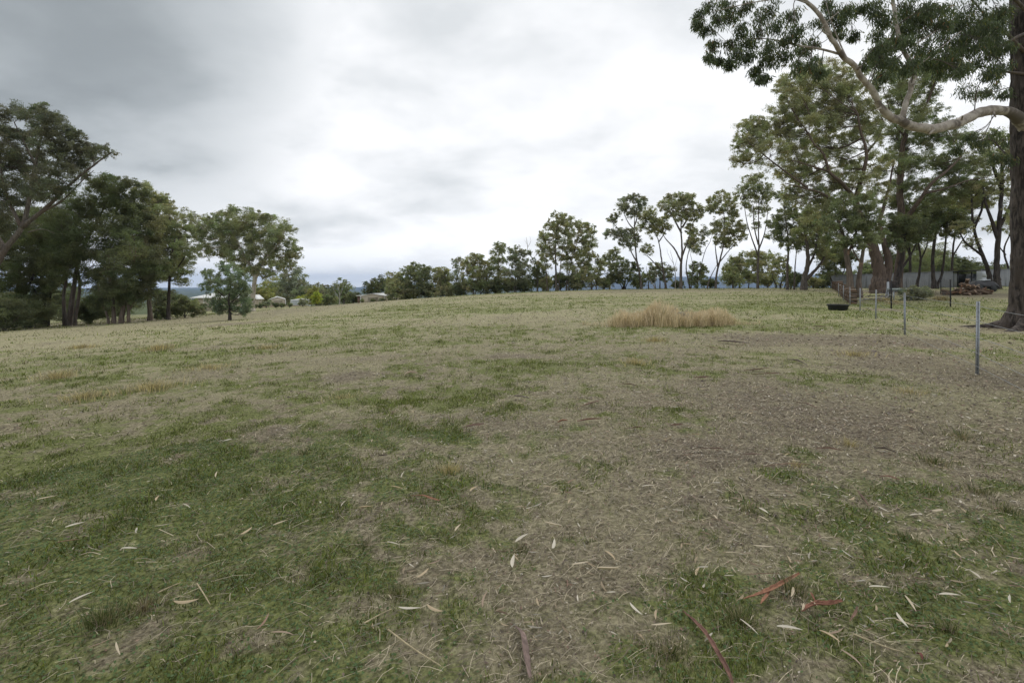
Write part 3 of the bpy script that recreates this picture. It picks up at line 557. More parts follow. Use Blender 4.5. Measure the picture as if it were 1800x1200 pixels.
mid('left-leaning slender gum with separate leaf clumps, first of the tall open group', 78, 1127,
    [(1102, 352, 9, 7), (1117, 350, 12, 6), (1128, 355, 8, 8), (1093, 362, 9, 9), (1106, 370, 11, 9), (1120, 368, 10, 8), (1075, 388, 8, 7), (1080, 380, 7, 5), (1073, 412, 11, 7), (1090, 412, 12, 8), (1105, 415, 12, 9), (1118, 420, 9, 8), (1098, 428, 10, 6), (1112, 433, 9, 5)],
    [[0, (1124, 480), (1119, 455), (1117, 435), (1115, 400), (1117, 370)], [(1119, 460), (1108, 440), (1096, 420)], [(1116, 405), (1105, 392), (1095, 372)], [(1115, 398), (1120, 380), (1117, 358)], [(1112, 420), (1090, 405), (1078, 392)]], 'grey', 'grey', r=.21, dens=1.1)
mid('gum with a low sideways branch ending in a leaf clump, second of the open group', 80, 1170,
    [(1130, 380, 11, 7), (1143, 373, 12, 7), (1125, 400, 9, 6), (1140, 392, 13, 9), (1155, 395, 12, 9), (1150, 408, 12, 8), (1166, 388, 10, 8), (1172, 402, 9, 8), (1135, 438, 9, 6), (1142, 444, 7, 5)],
    [[0, (1166, 480), (1162, 450), (1158, 425), (1150, 405)], [(1166, 478), (1150, 462), (1138, 450), (1130, 447)], [(1158, 425), (1168, 410), (1170, 400)]], 'grey', 'olive', r=.19)
mid('tallest straight-trunked gum with a wide umbrella crown, centre of the tall open group', 76, 1197,
    [(1168, 362, 10, 8), (1180, 350, 12, 7), (1198, 347, 14, 6), (1213, 350, 11, 7), (1185, 364, 13, 8), (1202, 362, 15, 9), (1220, 365, 11, 8), (1232, 372, 8, 7), (1178, 378, 9, 6), (1208, 378, 14, 8), (1226, 382, 10, 6), (1196, 384, 11, 6), (1215, 405, 9, 10), (1220, 425, 9, 10)],
    [[0, (1197, 470), (1199, 440), (1197, 400), (1200, 370)], [(1198, 462), (1186, 438), (1172, 422), (1165, 412)], [(1199, 450), (1210, 420), (1214, 395)], [(1198, 410), (1185, 385), (1178, 370)], [(1199, 400), (1212, 380), (1222, 370)]], 'grey', 'olive', r=.26)
mid('thin double-stemmed gum with sparse grey leaves, right of the tallest straight-trunked gum', 79, 1212,
    [(1218, 412, 8, 9), (1214, 432, 9, 9), (1225, 440, 7, 8), (1238, 410, 7, 10), (1236, 425, 6, 6)], [[0, (1206, 470), (1212, 435), (1215, 415)], [3, (1218, 470), (1212, 440)], [14, (1232, 470), (1240, 440), (1248, 425), (1258, 395)]], 'grey', 'grey', r=.13, dens=.8)
mid('bushy low tree hugging the foot of the tall open group, between two bare trunks', 80, 1226, [(1224, 468, 11, 6), (1236, 478, 9, 8), (1222, 482, 12, 8), (1232, 494, 12, 7), (1218, 497, 10, 6)], [[0, (1226, 485), (1226, 475)]], 'dark', 'green', r=.11)
mid('low grey-green tree between the leaning slender gum and the second of the tall open group', 82, 1160, [(1150, 470, 11, 7), (1165, 472, 10, 7), (1178, 478, 9, 7), (1148, 484, 10, 7), (1170, 488, 12, 7)], [[0, (1160, 490), (1158, 478)], [-8, (1150, 488), (1148, 478)]], 'grey', 'grey', r=.11)
mid('low tree under the leaning slender gum, dark and open beneath', 83, 1140, [(1138, 484, 9, 6), (1132, 490, 8, 5), (1146, 492, 7, 6)], [[0, (1140, 492)]], 'grey', 'green', r=.1)
tree('bare_tree', 'bare white crooked sapling in front of the low trees under the tall open group', 78, [([(1150, None), (1145, 495), (1138, 480), (1136, 468)], .09, .02), ([(1151, 500), (1152, 485), (1155, 472)], .05, .015)], [], 'dead')
tree('bare_tree', 'thin bare twiggy sapling between the second and the tallest gum of the open group', 78, [([(1187, None), (1187, 480), (1182, 455), (1178, 440)], .08, .015), ([(1186, 470), (1190, 455), (1192, 442)], .03, .01), ([(1183, 462), (1175, 448), (1172, 436)], .03, .01)], [], 'dead')
mid('gum with a drooping bell-shaped crown on a forked trunk, last of the tall open group', 76, 1258,
    [(1252, 358, 11, 8), (1268, 346, 12, 7), (1284, 350, 11, 8), (1262, 368, 13, 8), (1280, 366, 13, 8), (1290, 378, 9, 8), (1255, 398, 10, 8), (1272, 394, 13, 9), (1290, 396, 11, 9), (1262, 412, 12, 8), (1280, 414, 14, 8), (1300, 405, 12, 9), (1306, 418, 7, 7), (1268, 428, 13, 7), (1284, 428, 11, 6), (1248, 370, 6, 7)],
    [[0, (1260, 480), (1266, 455), (1272, 430), (1274, 400), (1272, 370)], [-14, (1250, 485), (1262, 462)], [(1264, 462), (1280, 442), (1295, 425)], [(1262, 470), (1258, 440), (1256, 410)]], 'grey', 'olive', r=.19)
mid('wide low olive tree with a rounded back, right of the bell-shaped crown', 84, 1300, [(1292, 462, 13, 8), (1310, 454, 14, 8), (1328, 450, 14, 8), (1345, 452, 12, 9), (1282, 474, 12, 8), (1300, 474, 16, 10), (1320, 470, 16, 10), (1340, 472, 14, 10), (1288, 488, 14, 9), (1308, 490, 16, 9), (1330, 488, 14, 9)], [[0, (1300, 488), (1298, 470)], [16, (1318, 490), (1325, 470)], [32, (1335, 488), (1340, 468)]], 'grey', 'olive', r=.15, depth=.8)
mid('light leafed round bush-tree in front of the wide low olive tree', 78, 1288, [(1286, 478, 12, 6), (1278, 486, 10, 7), (1294, 488, 12, 7), (1286, 497, 12, 5)], [[0, (1287, 490)]], 'grey', 'light', r=.1)
mid('tall airy multi-stemmed gum with a high pale crown, right of the bell-shaped one', 72, 1332,
    [(1318, 318, 12, 8), (1335, 315, 12, 7), (1310, 332, 12, 7), (1328, 334, 14, 8), (1345, 330, 12, 8), (1300, 344, 11, 6), (1352, 345, 11, 8), (1318, 350, 12, 7), (1338, 352, 12, 8), (1325, 370, 10, 7), (1345, 370, 9, 7), (1330, 395, 9, 6), (1310, 362, 8, 6)],
    [[0, (1332, 470), (1334, 440), (1333, 400), (1334, 350)], [(1333, 450), (1322, 420), (1313, 390), (1308, 360)], [(1333, 440), (1344, 410), (1350, 370)], [(1333, 430), (1326, 400), (1324, 360)]], 'grey', 'light', r=.20, dens=.85)
mid('small dark multi-stemmed tree under the tall airy gum', 74, 1372, [(1362, 455, 11, 7), (1376, 460, 11, 8), (1366, 472, 12, 8), (1382, 478, 9, 8), (1358, 484, 9, 6)], [[0, (1376, 485), (1370, 465)], [-8, (1358, 485), (1362, 470)], [8, (1386, 480), (1380, 465)]], 'dark', 'olive', r=.12)
mid('medium gum with bright green layered foliage, left neighbour of the giant gum', 62, 1392,
    [(1378, 380, 16, 10), (1362, 392, 14, 9), (1392, 372, 14, 9), (1405, 390, 16, 10), (1378, 408, 18, 11), (1398, 415, 16, 11), (1362, 418, 12, 9), (1385, 432, 16, 10), (1410, 430, 12, 10), (1372, 345, 12, 8), (1388, 352, 12, 8)],
    [[-8, (1384, 470), (1386, 430), (1382, 395), (1378, 352)], [4, (1398, 465), (1402, 420)]], 'grey', 'green', r=.18)
tree('gum_tree', 'stout gum splitting low into two thick leaning grey limbs, left of the long firewood wall', 60,
     [([(1413, None), (1415, 485), (1420, 462), (1419, 435), (1415, 410)], .38, .14), ([(1416, 492), (1430, 478), (1446, 458), (1452, 440)], .26, .08), ([(1420, 470), (1432, 445), (1436, 420)], .16, .07)],
     [(1420, 395, 18, 12), (1440, 405, 18, 12), (1408, 410, 14, 10), (1430, 425, 18, 11), (1450, 432, 16, 11), (1412, 432, 12, 9), (1428, 378, 16, 11), (1448, 385, 14, 10), (1455, 455, 13, 8), (1440, 448, 12, 8)], 'grey', 'olive', group='gum trees on the right of the field', dens=1.0)

for px, D, w, h, lf, wh in [(655, 104, 30, 16, 'dark', 'leftmost dark rounded tree of the crest line'), (712, 97, 36, 20, 'green', 'left side of the broad dark green dome'), (752, 97, 34, 20, 'dark', 'right side of the broad dark green dome'), (790, 95, 32, 20, 'olive', 'feathery olive-topped tree'),
        (815, 92, 30, 22, 'dark', 'thin wispy dark tree'), (845, 91, 36, 22, 'green', 'rounded olive tree in the crest line'), (872, 91, 28, 22, 'dark', 'slender tree with the pale airy mop'), (893, 91, 28, 24, 'olive', 'bushy split-topped tree, on its left'), (922, 90, 32, 24, 'dark', 'bare forked dead limb, on its left'),
        (960, 86, 30, 22, 'olive', 'tall dense gum, left side'), (985, 86, 30, 26, 'dark', 'tall dense gum, below its middle'), (1008, 85, 30, 26, 'green', 'tall dense gum, right of its middle'), (1062, 87, 26, 18, 'grey', 'small gum with the pale forked trunk'), (1120, 83, 24, 14, 'green', 'leaning slender gum'), (1190, 82, 22, 12, 'dark', 'tallest straight-trunked gum'),
        (1248, 82, 22, 14, 'dark', 'bell-shaped crown, on its left'), (1350, 80, 34, 20, 'olive', 'tall airy gum, on its right'), (1390, 66, 34, 22, 'dark', 'bright green layered gum'), (1430, 70, 30, 16, 'olive', 'stout gum with two leaning limbs'), (1462, 72, 36, 20, 'dark', 'many-stemmed tree behind the firewood wall')]:
    bush('shrub', 'shrub at the foot of the ' + wh, px, 0, D, w * 1.2, h * 1.25, lf, 1.0, 'understorey shrubs along the crest', 5)

# ------------------------------------------------------------------ right-hand gums
GR = 'gum trees on the right of the field'
tree('gum_tree', 'giant spreading gum with a very thick dark double trunk and the widest crown', 46,
     [([(1545, None), (1546, 480), (1538, 445), (1528, 412), (1512, 380), (1503, 350)], .66, .24), ([(1556, 500), (1562, 460), (1552, 420), (1545, 390)], .42, .16),
      ([(1503, 350, -1), (1518, 300, -2.4), (1523, 266, -2.8), (1512, 228, -3), (1508, 200, -3)], .21, .06), ([(1503, 350, -1), (1480, 322, -2.6), (1458, 302, -3), (1448, 272, -3.2), (1430, 252, -3.2), (1422, 235, -3)], .20, .05), ([(1458, 302, -3), (1420, 290, -3), (1392, 282, -3)], .10, .04),
      ([(1503, 356, -1), (1470, 354, -2.4), (1440, 338, -3), (1410, 330, -3), (1380, 322, -3)], .16, .04), ([(1420, 331, -3), (1385, 305, -2.6), (1352, 280, -2.4), (1330, 262, -2), (1317, 252, -2)], .10, .03), ([(1545, 390), (1560, 340), (1570, 290)], .18, .06), ([(1523, 270), (1545, 240), (1552, 210)], .11, .04)],
     [(1312, 228, 18, 12), (1330, 218, 15, 10), (1305, 252, 14, 12), (1296, 285, 12, 10), (1332, 250, 22, 15), (1350, 232, 20, 14), (1322, 280, 17, 10), (1355, 270, 24, 16), (1368, 205, 20, 16), (1385, 180, 22, 14), (1378, 158, 18, 10), (1400, 205, 24, 18), (1385, 238, 24, 18), (1395, 145, 20, 12),
      (1412, 168, 24, 16), (1425, 135, 24, 12), (1430, 195, 24, 18), (1418, 228, 24, 16), (1400, 270, 24, 16), (1445, 160, 26, 16), (1455, 125, 26, 14), (1480, 140, 26, 16), (1462, 190, 26, 18), (1450, 225, 24, 16), (1435, 258, 24, 15), (1490, 172, 26, 18), (1485, 210, 24, 17), (1475, 245, 24, 16), (1470, 275, 24, 14), (1430, 290, 24, 15),
      (1380, 310, 22, 13), (1405, 308, 20, 12), (1450, 318, 24, 14), (1425, 345, 22, 12), (1395, 345, 20, 12), (1490, 295, 24, 15), (1520, 240, 24, 16), (1515, 195, 24, 16), (1500, 325, 24, 14), (1535, 290, 24, 16), (1465, 350, 22, 13), (1510, 165, 24, 14), (1535, 330, 24, 14), (1440, 375, 22, 12), (1540, 215, 20, 14)],
     'brown', 'olive', dens=.8, grow=1.34, fill=3, nc=19, group=GR, L=.135, wd=.042, maxn=520, cs=.36)
tree('gum_tree', 'tall gum with a straight dark stem behind the giant, limbs fanning to the right', 49,
     [([(1578, None), (1583, 450), (1584, 380), (1582, 320), (1586, 265), (1594, 228)], .42, .20), ([(1594, 228), (1618, 200), (1632, 175), (1645, 140), (1655, 110)], .19, .05), ([(1594, 228), (1588, 185), (1580, 150)], .12, .04),
      ([(1584, 400), (1612, 358, -2), (1640, 320, -3), (1668, 298, -3), (1690, 275, -3)], .24, .06), ([(1625, 340, -2.6), (1660, 332, -3), (1700, 318, -3), (1735, 312, -3)], .12, .03), ([(1590, 240), (1570, 215), (1560, 180)], .10, .04)],
     [(1560, 150, 24, 15), (1590, 140, 24, 15), (1575, 180, 26, 16), (1610, 165, 24, 16), (1640, 140, 24, 15), (1665, 120, 22, 14), (1550, 120, 22, 13), (1620, 120, 22, 13), (1600, 210, 26, 16), (1630, 200, 22, 15), (1565, 245, 26, 16), (1600, 255, 26, 16), (1635, 245, 24, 16), (1665, 230, 22, 14), (1690, 250, 22, 14),
      (1570, 290, 24, 14), (1605, 300, 26, 15), (1640, 285, 24, 14), (1670, 290, 22, 13), (1695, 290, 20, 12), (1620, 330, 24, 13), (1655, 325, 22, 12), (1690, 325, 22, 12), (1720, 300, 18, 11), (1580, 335, 24, 13), (1600, 365, 24, 12), (1640, 358, 22, 12), (1555, 360, 22, 12)],
     'brown', 'green', dens=.8, grow=1.34, fill=3, nc=19, group=GR, L=.135, wd=.042, maxn=520, cs=.36)
tree('gum_tree', 'gum with orange peeling bark on two close stems beside the firewood wall', 41,
     [([(1494, None), (1493, 480), (1488, 445), (1482, 415), (1472, 385)], .30, .10), ([(1510, None), (1510, 490), (1514, 460), (1520, 430), (1528, 410)], .24, .08), ([(1488, 450), (1500, 425), (1508, 395)], .14, .05), ([(1514, 465), (1500, 440), (1494, 420)], .08, .03)],
     [(1468, 375, 22, 13), (1490, 385, 22, 13), (1515, 378, 22, 13), (1455, 398, 20, 12), (1480, 408, 22, 13), (1508, 405, 22, 13), (1535, 395, 20, 12), (1465, 425, 18, 10), (1498, 432, 16, 9), (1525, 428, 20, 12), (1540, 415, 18, 11), (1478, 358, 20, 12), (1525, 355, 22, 13)],
     'peel', 'green', dens=.95, nc=18, group=GR, L=.16, wd=.055, maxn=430)
tree('gum_tree', 'dark-stemmed gum leaning right, standing between the giant and the enclosure of black posts', 47,
     [([(1572, None), (1578, 490), (1585, 455), (1590, 420), (1600, 395)], .34, .10), ([(1580, 480), (1600, 450), (1612, 425)], .13, .05)],
     [(1580, 390, 22, 12), (1605, 395, 22, 13), (1565, 405, 20, 11), (1590, 415, 22, 12), (1618, 415, 20, 12), (1575, 430, 16, 9)], 'dark', 'dark', dens=.9, nc=18, group=GR)
def tall(label, D, bx, limbs, lobes, r=.2, leaf='dark', dens=.9, bark='dark', **k):
    tree('gum_tree', label, D, [(p, r if i == 0 else r * .6, r * .35 if i == 0 else r * .25) for i, p in enumerate(limbs)], lobes, bark, leaf, dens=dens, nc=18, group=GR, grow=1.45, **k)
tall('gum with a V of two dark stems in front of the grey sheet fence', 52, 1640, [[(1642, None), (1640, 485), (1640, 450), (1645, 400), (1642, 370)], [(1648, None), (1655, 485), (1660, 450), (1664, 405), (1665, 380)]],
     [(1640, 365, 22, 12), (1662, 370, 20, 12), (1630, 385, 20, 11), (1655, 392, 22, 12), (1675, 385, 18, 12), (1640, 408, 16, 9), (1672, 408, 16, 9)], .24)
tall('thin curved gum left of the V-stemmed one, against the grey sheet fence', 53, 1614, [[(1612, None), (1616, 480), (1618, 450), (1612, 420), (1606, 390)], [(1617, 460), (1628, 435), (1634, 410)]],
     [(1608, 380, 20, 11), (1628, 400, 18, 10), (1600, 402, 17, 10), (1618, 420, 15, 8)], .15)
tall('slender gum behind the grey sheet fence, right of the V-stemmed one', 62, 1672, [[(1672, None), (1674, 460), (1676, 430), (1680, 400), (1676, 370)], [(1675, 450), (1690, 425), (1700, 412)]],
     [(1678, 350, 20, 11), (1695, 345, 18, 11), (1665, 365, 16, 10), (1690, 370, 18, 11), (1700, 395, 14, 9), (1680, 392, 14, 8)], .16)
tall('gum with a sharply bent dark trunk beside the open shed', 48, 1738, [[(1740, None), (1738, 480), (1728, 450), (1716, 420), (1710, 385), (1708, 350)], [(1728, 450), (1712, 438), (1696, 425), (1688, 410)], [(1712, 400), (1725, 370), (1728, 345)]],
     [(1705, 335, 20, 11), (1725, 330, 18, 11), (1695, 360, 17, 10), (1718, 365, 17, 10), (1690, 400, 14, 8), (1710, 430, 12, 7), (1735, 350, 14, 9)], .23, 'olive', .8)
tall('tall straight black-stemmed gum, nearest dark trunk left of the huge furrowed one', 47, 1753, [[(1753, None), (1752, 480), (1754, 430), (1758, 370), (1762, 310), (1758, 260)], [(1754, 420), (1742, 385), (1732, 355), (1728, 330)], [(1756, 400), (1772, 370), (1782, 340)], [(1760, 330), (1745, 290), (1738, 255)]],
     [(1758, 245, 18, 12), (1738, 250, 18, 12), (1775, 270, 16, 11), (1745, 285, 18, 11), (1728, 320, 16, 10), (1770, 310, 16, 10), (1785, 335, 14, 10), (1750, 340, 14, 8), (1720, 270, 17, 11), (1780, 375, 12, 8)], .30, 'olive', .75)
tall('thin wavy-stemmed gum between the bent trunk and the straight black stem', 56, 1768, [[(1776, None), (1772, 470), (1765, 440), (1776, 410), (1786, 385)], [(1768, 448), (1755, 430), (1748, 405)]], [(1784, 378, 16, 9), (1770, 395, 14, 8), (1748, 400, 12, 8), (1790, 400, 14, 9)], .13, 'olive', .8)
tall('dark gum in the background between the giant and the V-stemmed one', 64, 1598, [[(1598, None), (1600, 460), (1598, 420), (1600, 385)], [(1599, 450), (1590, 420)]], [(1598, 390, 20, 12), (1580, 405, 18, 12), (1615, 408, 18, 12), (1596, 425, 18, 10), (1575, 425, 16, 9)], .2)
tall('dark many-stemmed tree filling the background behind the firewood wall', 68, 1465, [[(1470, None), (1468, 470), (1462, 440)], [(1474, None), (1484, 475), (1492, 452)], [(1465, None), (1455, 475), (1450, 455)]],
     [(1462, 440, 18, 11), (1480, 448, 18, 11), (1448, 455, 16, 10), (1470, 462, 18, 10), (1492, 458, 14, 9), (1455, 475, 14, 8)], .16)
for i, (px, D, w, h, lab) in enumerate([(1725, 85, 60, 52, 'rounded tree beyond the grey sheet fence, above the open shed'), (1775, 90, 60, 46, 'dark tree beyond the grey sheet fence, beside the huge trunk'), (1690, 84, 60, 60, 'low tree beyond the grey sheet fence, behind the wood pile'),
        (1640, 80, 80, 74, 'low tree beyond the grey sheet fence, behind the V of dark stems'), (1590, 84, 76, 72, 'low olive tree beyond the grey sheet fence, behind the giant gum'), (1530, 84, 64, 52, 'low tree beyond the firewood wall, behind the peeling gum'), (1478, 88, 50, 32, 'low tree beyond the far end of the firewood wall')]):
    bush('distant_tree', lab, px, 0, D, w, h, ('dark', 'green')[i % 2], 1.0, 'trees beyond the grey sheet fence', 7, 'tree')

# ------------------------------------------------------------------ the near gum at the right edge, with its pale overhanging limb
def near_gum():
    D = 15.2; base = G3(1822, D); root = empty('gum_tree', base, 'huge near gum with dark furrowed trunk and a cream limb reaching over the field', 'tree')
    tb = MB(); k = 64; n = 120; v = []
    for i in range(n):
        t = i / (n - 1); z = -0.25 + t * 13.5; lean = -0.02 * z + 0.0
        rad = .58 * (1 - .018 * z) + .42 * math.exp(-(z + .25) / .42)
        th = np.arange(k) * 2 * math.pi / k
        flare = 1 + .30 * math.exp(-max(z, 0) / .5) * (np.sin(th * 5 + 1.2) * .6 + np.sin(th * 3 + .5) * .5)
        fur = vnoise(th * 8.5 + .8 * np.sin(z * 1.7), np.full(k, z * 1.5), 91); fur2 = vnoise(th * 19, np.full(k, z * 4.2), 92)
        fur = np.minimum(fur, np.roll(fur[::1], 0)); r = rad * flare * (1 - .16 * np.abs(fur - .5) * 2 + .07 * (fur2 - .5))
        v.append(np.stack([base[0] + lean + r * np.cos(th), base[1] + r * np.sin(th), np.full(k, base[2] + z)], -1))
    i = np.arange(n - 1)[:, None] * k; j = np.arange(k)[None, :]; j2 = (j + 1) % k
    tb.add(np.concatenate(v), np.stack([i + j, i + j2, i + k + j2, i + k + j], -1).reshape(-1, 4))
    for a in (0.2, 2.4, 3.5, 4.3, 5.2):      # roots
        p = [(base[0] + math.cos(a) * q, base[1] + math.sin(a) * q, float(tz(base[0] + math.cos(a) * q, base[1] + math.sin(a) * q)) + zz_, r_) for q, zz_, r_ in ((.55, .22, .20), (.95, .04, .15), (1.5, -.03, .09), (2.0, -.08, .05))]
        c = curve_pts(p, 4); tb.tube(c[:, :3], c[:, 3], 8, rough=.2)
    tb.build('trunk', M_BARK['furrow'], root, True, base)
    def row(lst): return [(*P3(a, b, d), r * (.68 if b > 190 or r > .17 else .60)) for a, b, d, r in lst]
    main = row([(1826, 256, 15.42, .30), (1812, 240, 15.22, .36), (1795, 214, 15.0, .26), (1768, 196, 14.6, .205), (1738, 194, 14.3, .20), (1705, 206, 14.0, .20), (1675, 219, 13.7, .195), (1640, 226, 13.4, .19), (1608, 222, 13.1, .175), (1585, 213, 12.9, .16), (1560, 204, 12.6, .135),
                (1543, 180, 12.4, .12), (1525, 148, 12.2, .112), (1503, 118, 12.0, .105), (1480, 96, 11.8, .095), (1462, 66, 11.6, .088), (1448, 38, 11.5, .08), (1425, 8, 11.4, .072), (1395, -10, 11.3, .06), (1360, -45, 11.2, .045)])
    up = row([(1583, 214, 12.9, .115), (1592, 185, 12.9, .105), (1602, 150, 12.95, .10), (1604, 122, 13.0, .095), (1594, 98, 13.0, .085), (1584, 78, 13.0, .08), (1577, 45, 13.1, .08), (1571, 5, 13.2, .075), (1566, -60, 13.3, .06)])
    lb = MB(); net = []
    for r_, kk in ((main, 16), (up, 12)):
        c = curve_pts(r_, 8); tt = np.arange(len(c)); r2 = c[:, 3] * (1 + .12 * (vnoise(tt * .35, tt * 0, 12) - .5) + .10 * (vnoise(tt * 1.1, tt * 0, 13) - .5))
        for q_ in RS.randint(4, len(c) - 6, 7): r2[q_] *= 1.07; r2[q_ + 1] *= 1.04
        c[1:-1, :3] += (np.stack([vnoise(tt * .3, tt * 0 + s_, 14) for s_ in (0, 5, 9)], -1)[1:-1] - .5) * .05; lb.tube(c[:, :3], r2, kk, rough=.08); net.append(c)
    for l in ([(1478, 96, 11.8, .05), (1440, 86, 11.9, .042), (1400, 80, 12.0, .034), (1360, 70, 12.1, .025), (1310, 68, 12.2, .014), (1275, 72, 12.2, .009)], [(1462, 66, 11.6, .03), (1445, 50, 11.4, .025), (1475, 20, 11.2, .015)],
              [(1425, 8, 11.4, .04), (1390, -2, 11.3, .03), (1340, 2, 11.4, .022), (1290, 12, 11.5, .015), (1250, 22, 11.6, .009)], [(1400, 80, 12.0, .02), (1365, 95, 12.1, .015), (1335, 112, 12.2, .009)],
              [(1577, 45, 13.1, .035), (1545, 30, 13, .025), (1510, 22, 12.9, .015)], [(1590, 90, 13.0, .035), (1625, 68, 13.3, .03), (1660, 45, 13.5, .02)], [(1604, 125, 13.0, .03), (1640, 95, 13.3, .026), (1690, 55, 13.7, .016)], [(1490, 105, 11.9, .03), (1478, 80, 12.2, .028), (1462, 40, 12.4, .022), (1452, 5, 12.5, .015)]):
        c = curve_pts(row(l), 5); lb.tube(c[:, :3], c[:, 3], 7, rough=.1); net.append(c)
    for a_, b_, d_, e_, f_, r_ in [(1640, 228, 13.3, 1634, 236, .05), (1548, 190, 12.4, 1540, 194, .03), (1507, 122, 11.9, 1513, 116, .035), (1604, 150, 12.9, 1612, 146, .025), (1690, 212, 13.7, 1692, 204, .03), (1745, 196, 14.2, 1750, 206, .035)]:
        lb.tube(np.array([P3(a_, b_, d_), P3(e_, f_, d_ - .15)]), [r_, r_ * .55], 8, rough=.35)
    lb.build('limb', M_BARK['cream'], root, True, base)
    net = np.vstack(net); cb = MB(); tw = MB()
    trunk_net = np.array([[base[0] - .5, base[1], base[2] + z, .2] for z in np.arange(4.5, 13, .4)]); net2 = np.vstack([net, trunk_net])
    # dark twiggy boughs growing from the trunk itself
    for l in ([(1800, 90, 15, .10), (1770, 60, 14.8, .07), (1735, 30, 14.5, .05), (1700, -10, 14.2, .03)], [(1800, 130, 15, .08), (1760, 125, 15.2, .05), (1700, 110, 15.4, .03)], [(1800, 300, 15.6, .06), (1765, 268, 16, .04), (1740, 245, 16.3, .025), (1700, 255, 16.6, .015)], [(1805, 20, 14.8, .1), (1770, -10, 14, .07), (1690, -40, 13.5, .04)],
              [(1800, 60, 15, .09), (1740, 85, 14.5, .06), (1680, 75, 14, .03)]):
        c = curve_pts(row(l), 5); tw.tube(c[:, :3], c[:, 3], 6, rough=.1); net2 = np.vstack([net2, c])
    L1 = [(1232, 26, 11), (1226, 42, 9), (1250, 12, 13), (1262, 38, 13), (1243, 56, 10), (1278, 8, 14), (1285, 30, 14), (1300, 52, 14), (1252, 80, 11), (1248, 100, 11), (1262, 108, 9), (1286, 78, 12), (1292, 98, 13), (1282, 112, 9), (1312, 78, 14), (1320, 100, 11), (1330, 128, 13), (1340, 138, 9),
          (1305, 15, 14), (1330, 30, 15), (1328, 60, 14), (1345, 82, 14), (1352, 105, 12), (1355, 15, 15), (1362, 45, 15), (1382, 70, 15), (1378, 100, 14), (1390, 25, 15), (1400, 50, 15), (1408, 92, 15), (1400, 118, 13), (1420, 75, 14), (1425, 112, 14), (1440, 40, 13), (1468, 20, 14), (1480, 40, 14), (1490, 15, 13), (1455, 8, 12), (1470, 60, 11), (1440, 126, 11), (1500, 62, 8),
          (1512, 18, 12), (1530, 12, 13), (1545, 60, 14), (1555, 82, 14), (1540, 90, 12), (1570, 70, 14), (1585, 55, 15), (1600, 75, 15), (1620, 55, 15), (1612, 30, 15), (1560, 35, 13), (1595, 15, 15), (1630, 85, 14), (1635, 20, 16), (1655, 45, 16), (1660, 70, 15), (1665, 15, 16), (1680, 40, 16), (1690, 65, 15), (1700, 20, 17), (1710, 50, 16), (1670, 95, 14), (1700, 90, 14), (1725, 75, 15), (1730, 30, 17), (1745, 55, 15),
          (1720, 110, 14), (1745, 95, 14), (1755, 20, 15), (1765, 120, 13), (1740, 130, 13), (1690, 125, 12), (1765, 80, 12), (1650, 115, 11), (1520, 110, 10), (1570, 110, 11), (1620, 115, 10),
          (1720, 165, 13), (1745, 160, 12), (1765, 250, 14), (1745, 238, 12), (1725, 250, 12), (1700, 245, 12), (1770, 285, 12), (1750, 275, 11), (1680, 262, 10), (1768, 165, 10), (1700, 160, 12)]
    for a in range(46): L1.append((1520 + 265 * RS.rand(), 5 + 125 * RS.rand(), 15))
    for a in range(34): L1.append((1290 + 500 * RS.rand(), -10 - 150 * RS.rand() ** 1.3, 17))
    for (px, py, r) in L1:
        d = np.interp(px, [1220, 1400, 1560, 1700, 1800], [12.1, 11.9, 13.0, 13.8, 14.8]) + (RS.rand() - .5) * 2.0
        if py > 150: d += 1.5
        c = P3(px, py, d); m = d / FPX; q = np.linalg.norm(net2[:, :3] - c, axis=1); s0 = net2[q.argmin()]; dist = q.min()
        rb = min(.022, s0[3] * .6, .006 + .008 * dist)
        md = (s0[:3] + c) / 2 + np.array([0, 0, .12 * dist]) + RS.normal(size=3) * .08 * dist
        br = curve_pts([(*s0[:3], rb), (*md, rb * .8), (*c, rb * .5)], 5); tw.tube(br[:, :3], br[:, 3], 5, cap=False)
        nC = 8; off = RS.normal(size=(nC, 3)); off /= np.linalg.norm(off, axis=1)[:, None]; C = c + off * (r * m) * (.45 + .55 * RS.rand(nC))[:, None] * np.array([1, 1, .9])
        for e in C:
            k0 = br[RS.randint(len(br) // 2, len(br))]; mm = (k0[:3] + e) / 2 + np.array([0, 0, .04]); tw.tube(np.array([k0[:3], mm, e]), [.006, .0045, .003], 4, cap=False)
        near_leaves(cb, C, np.full(nC, r * m * .85), 40 if py > -5 else 24)
    tw.build('twigs', M_BARK['grey'], root, True, base)
    cb.build('crown', M_LEAF, root, False, base)
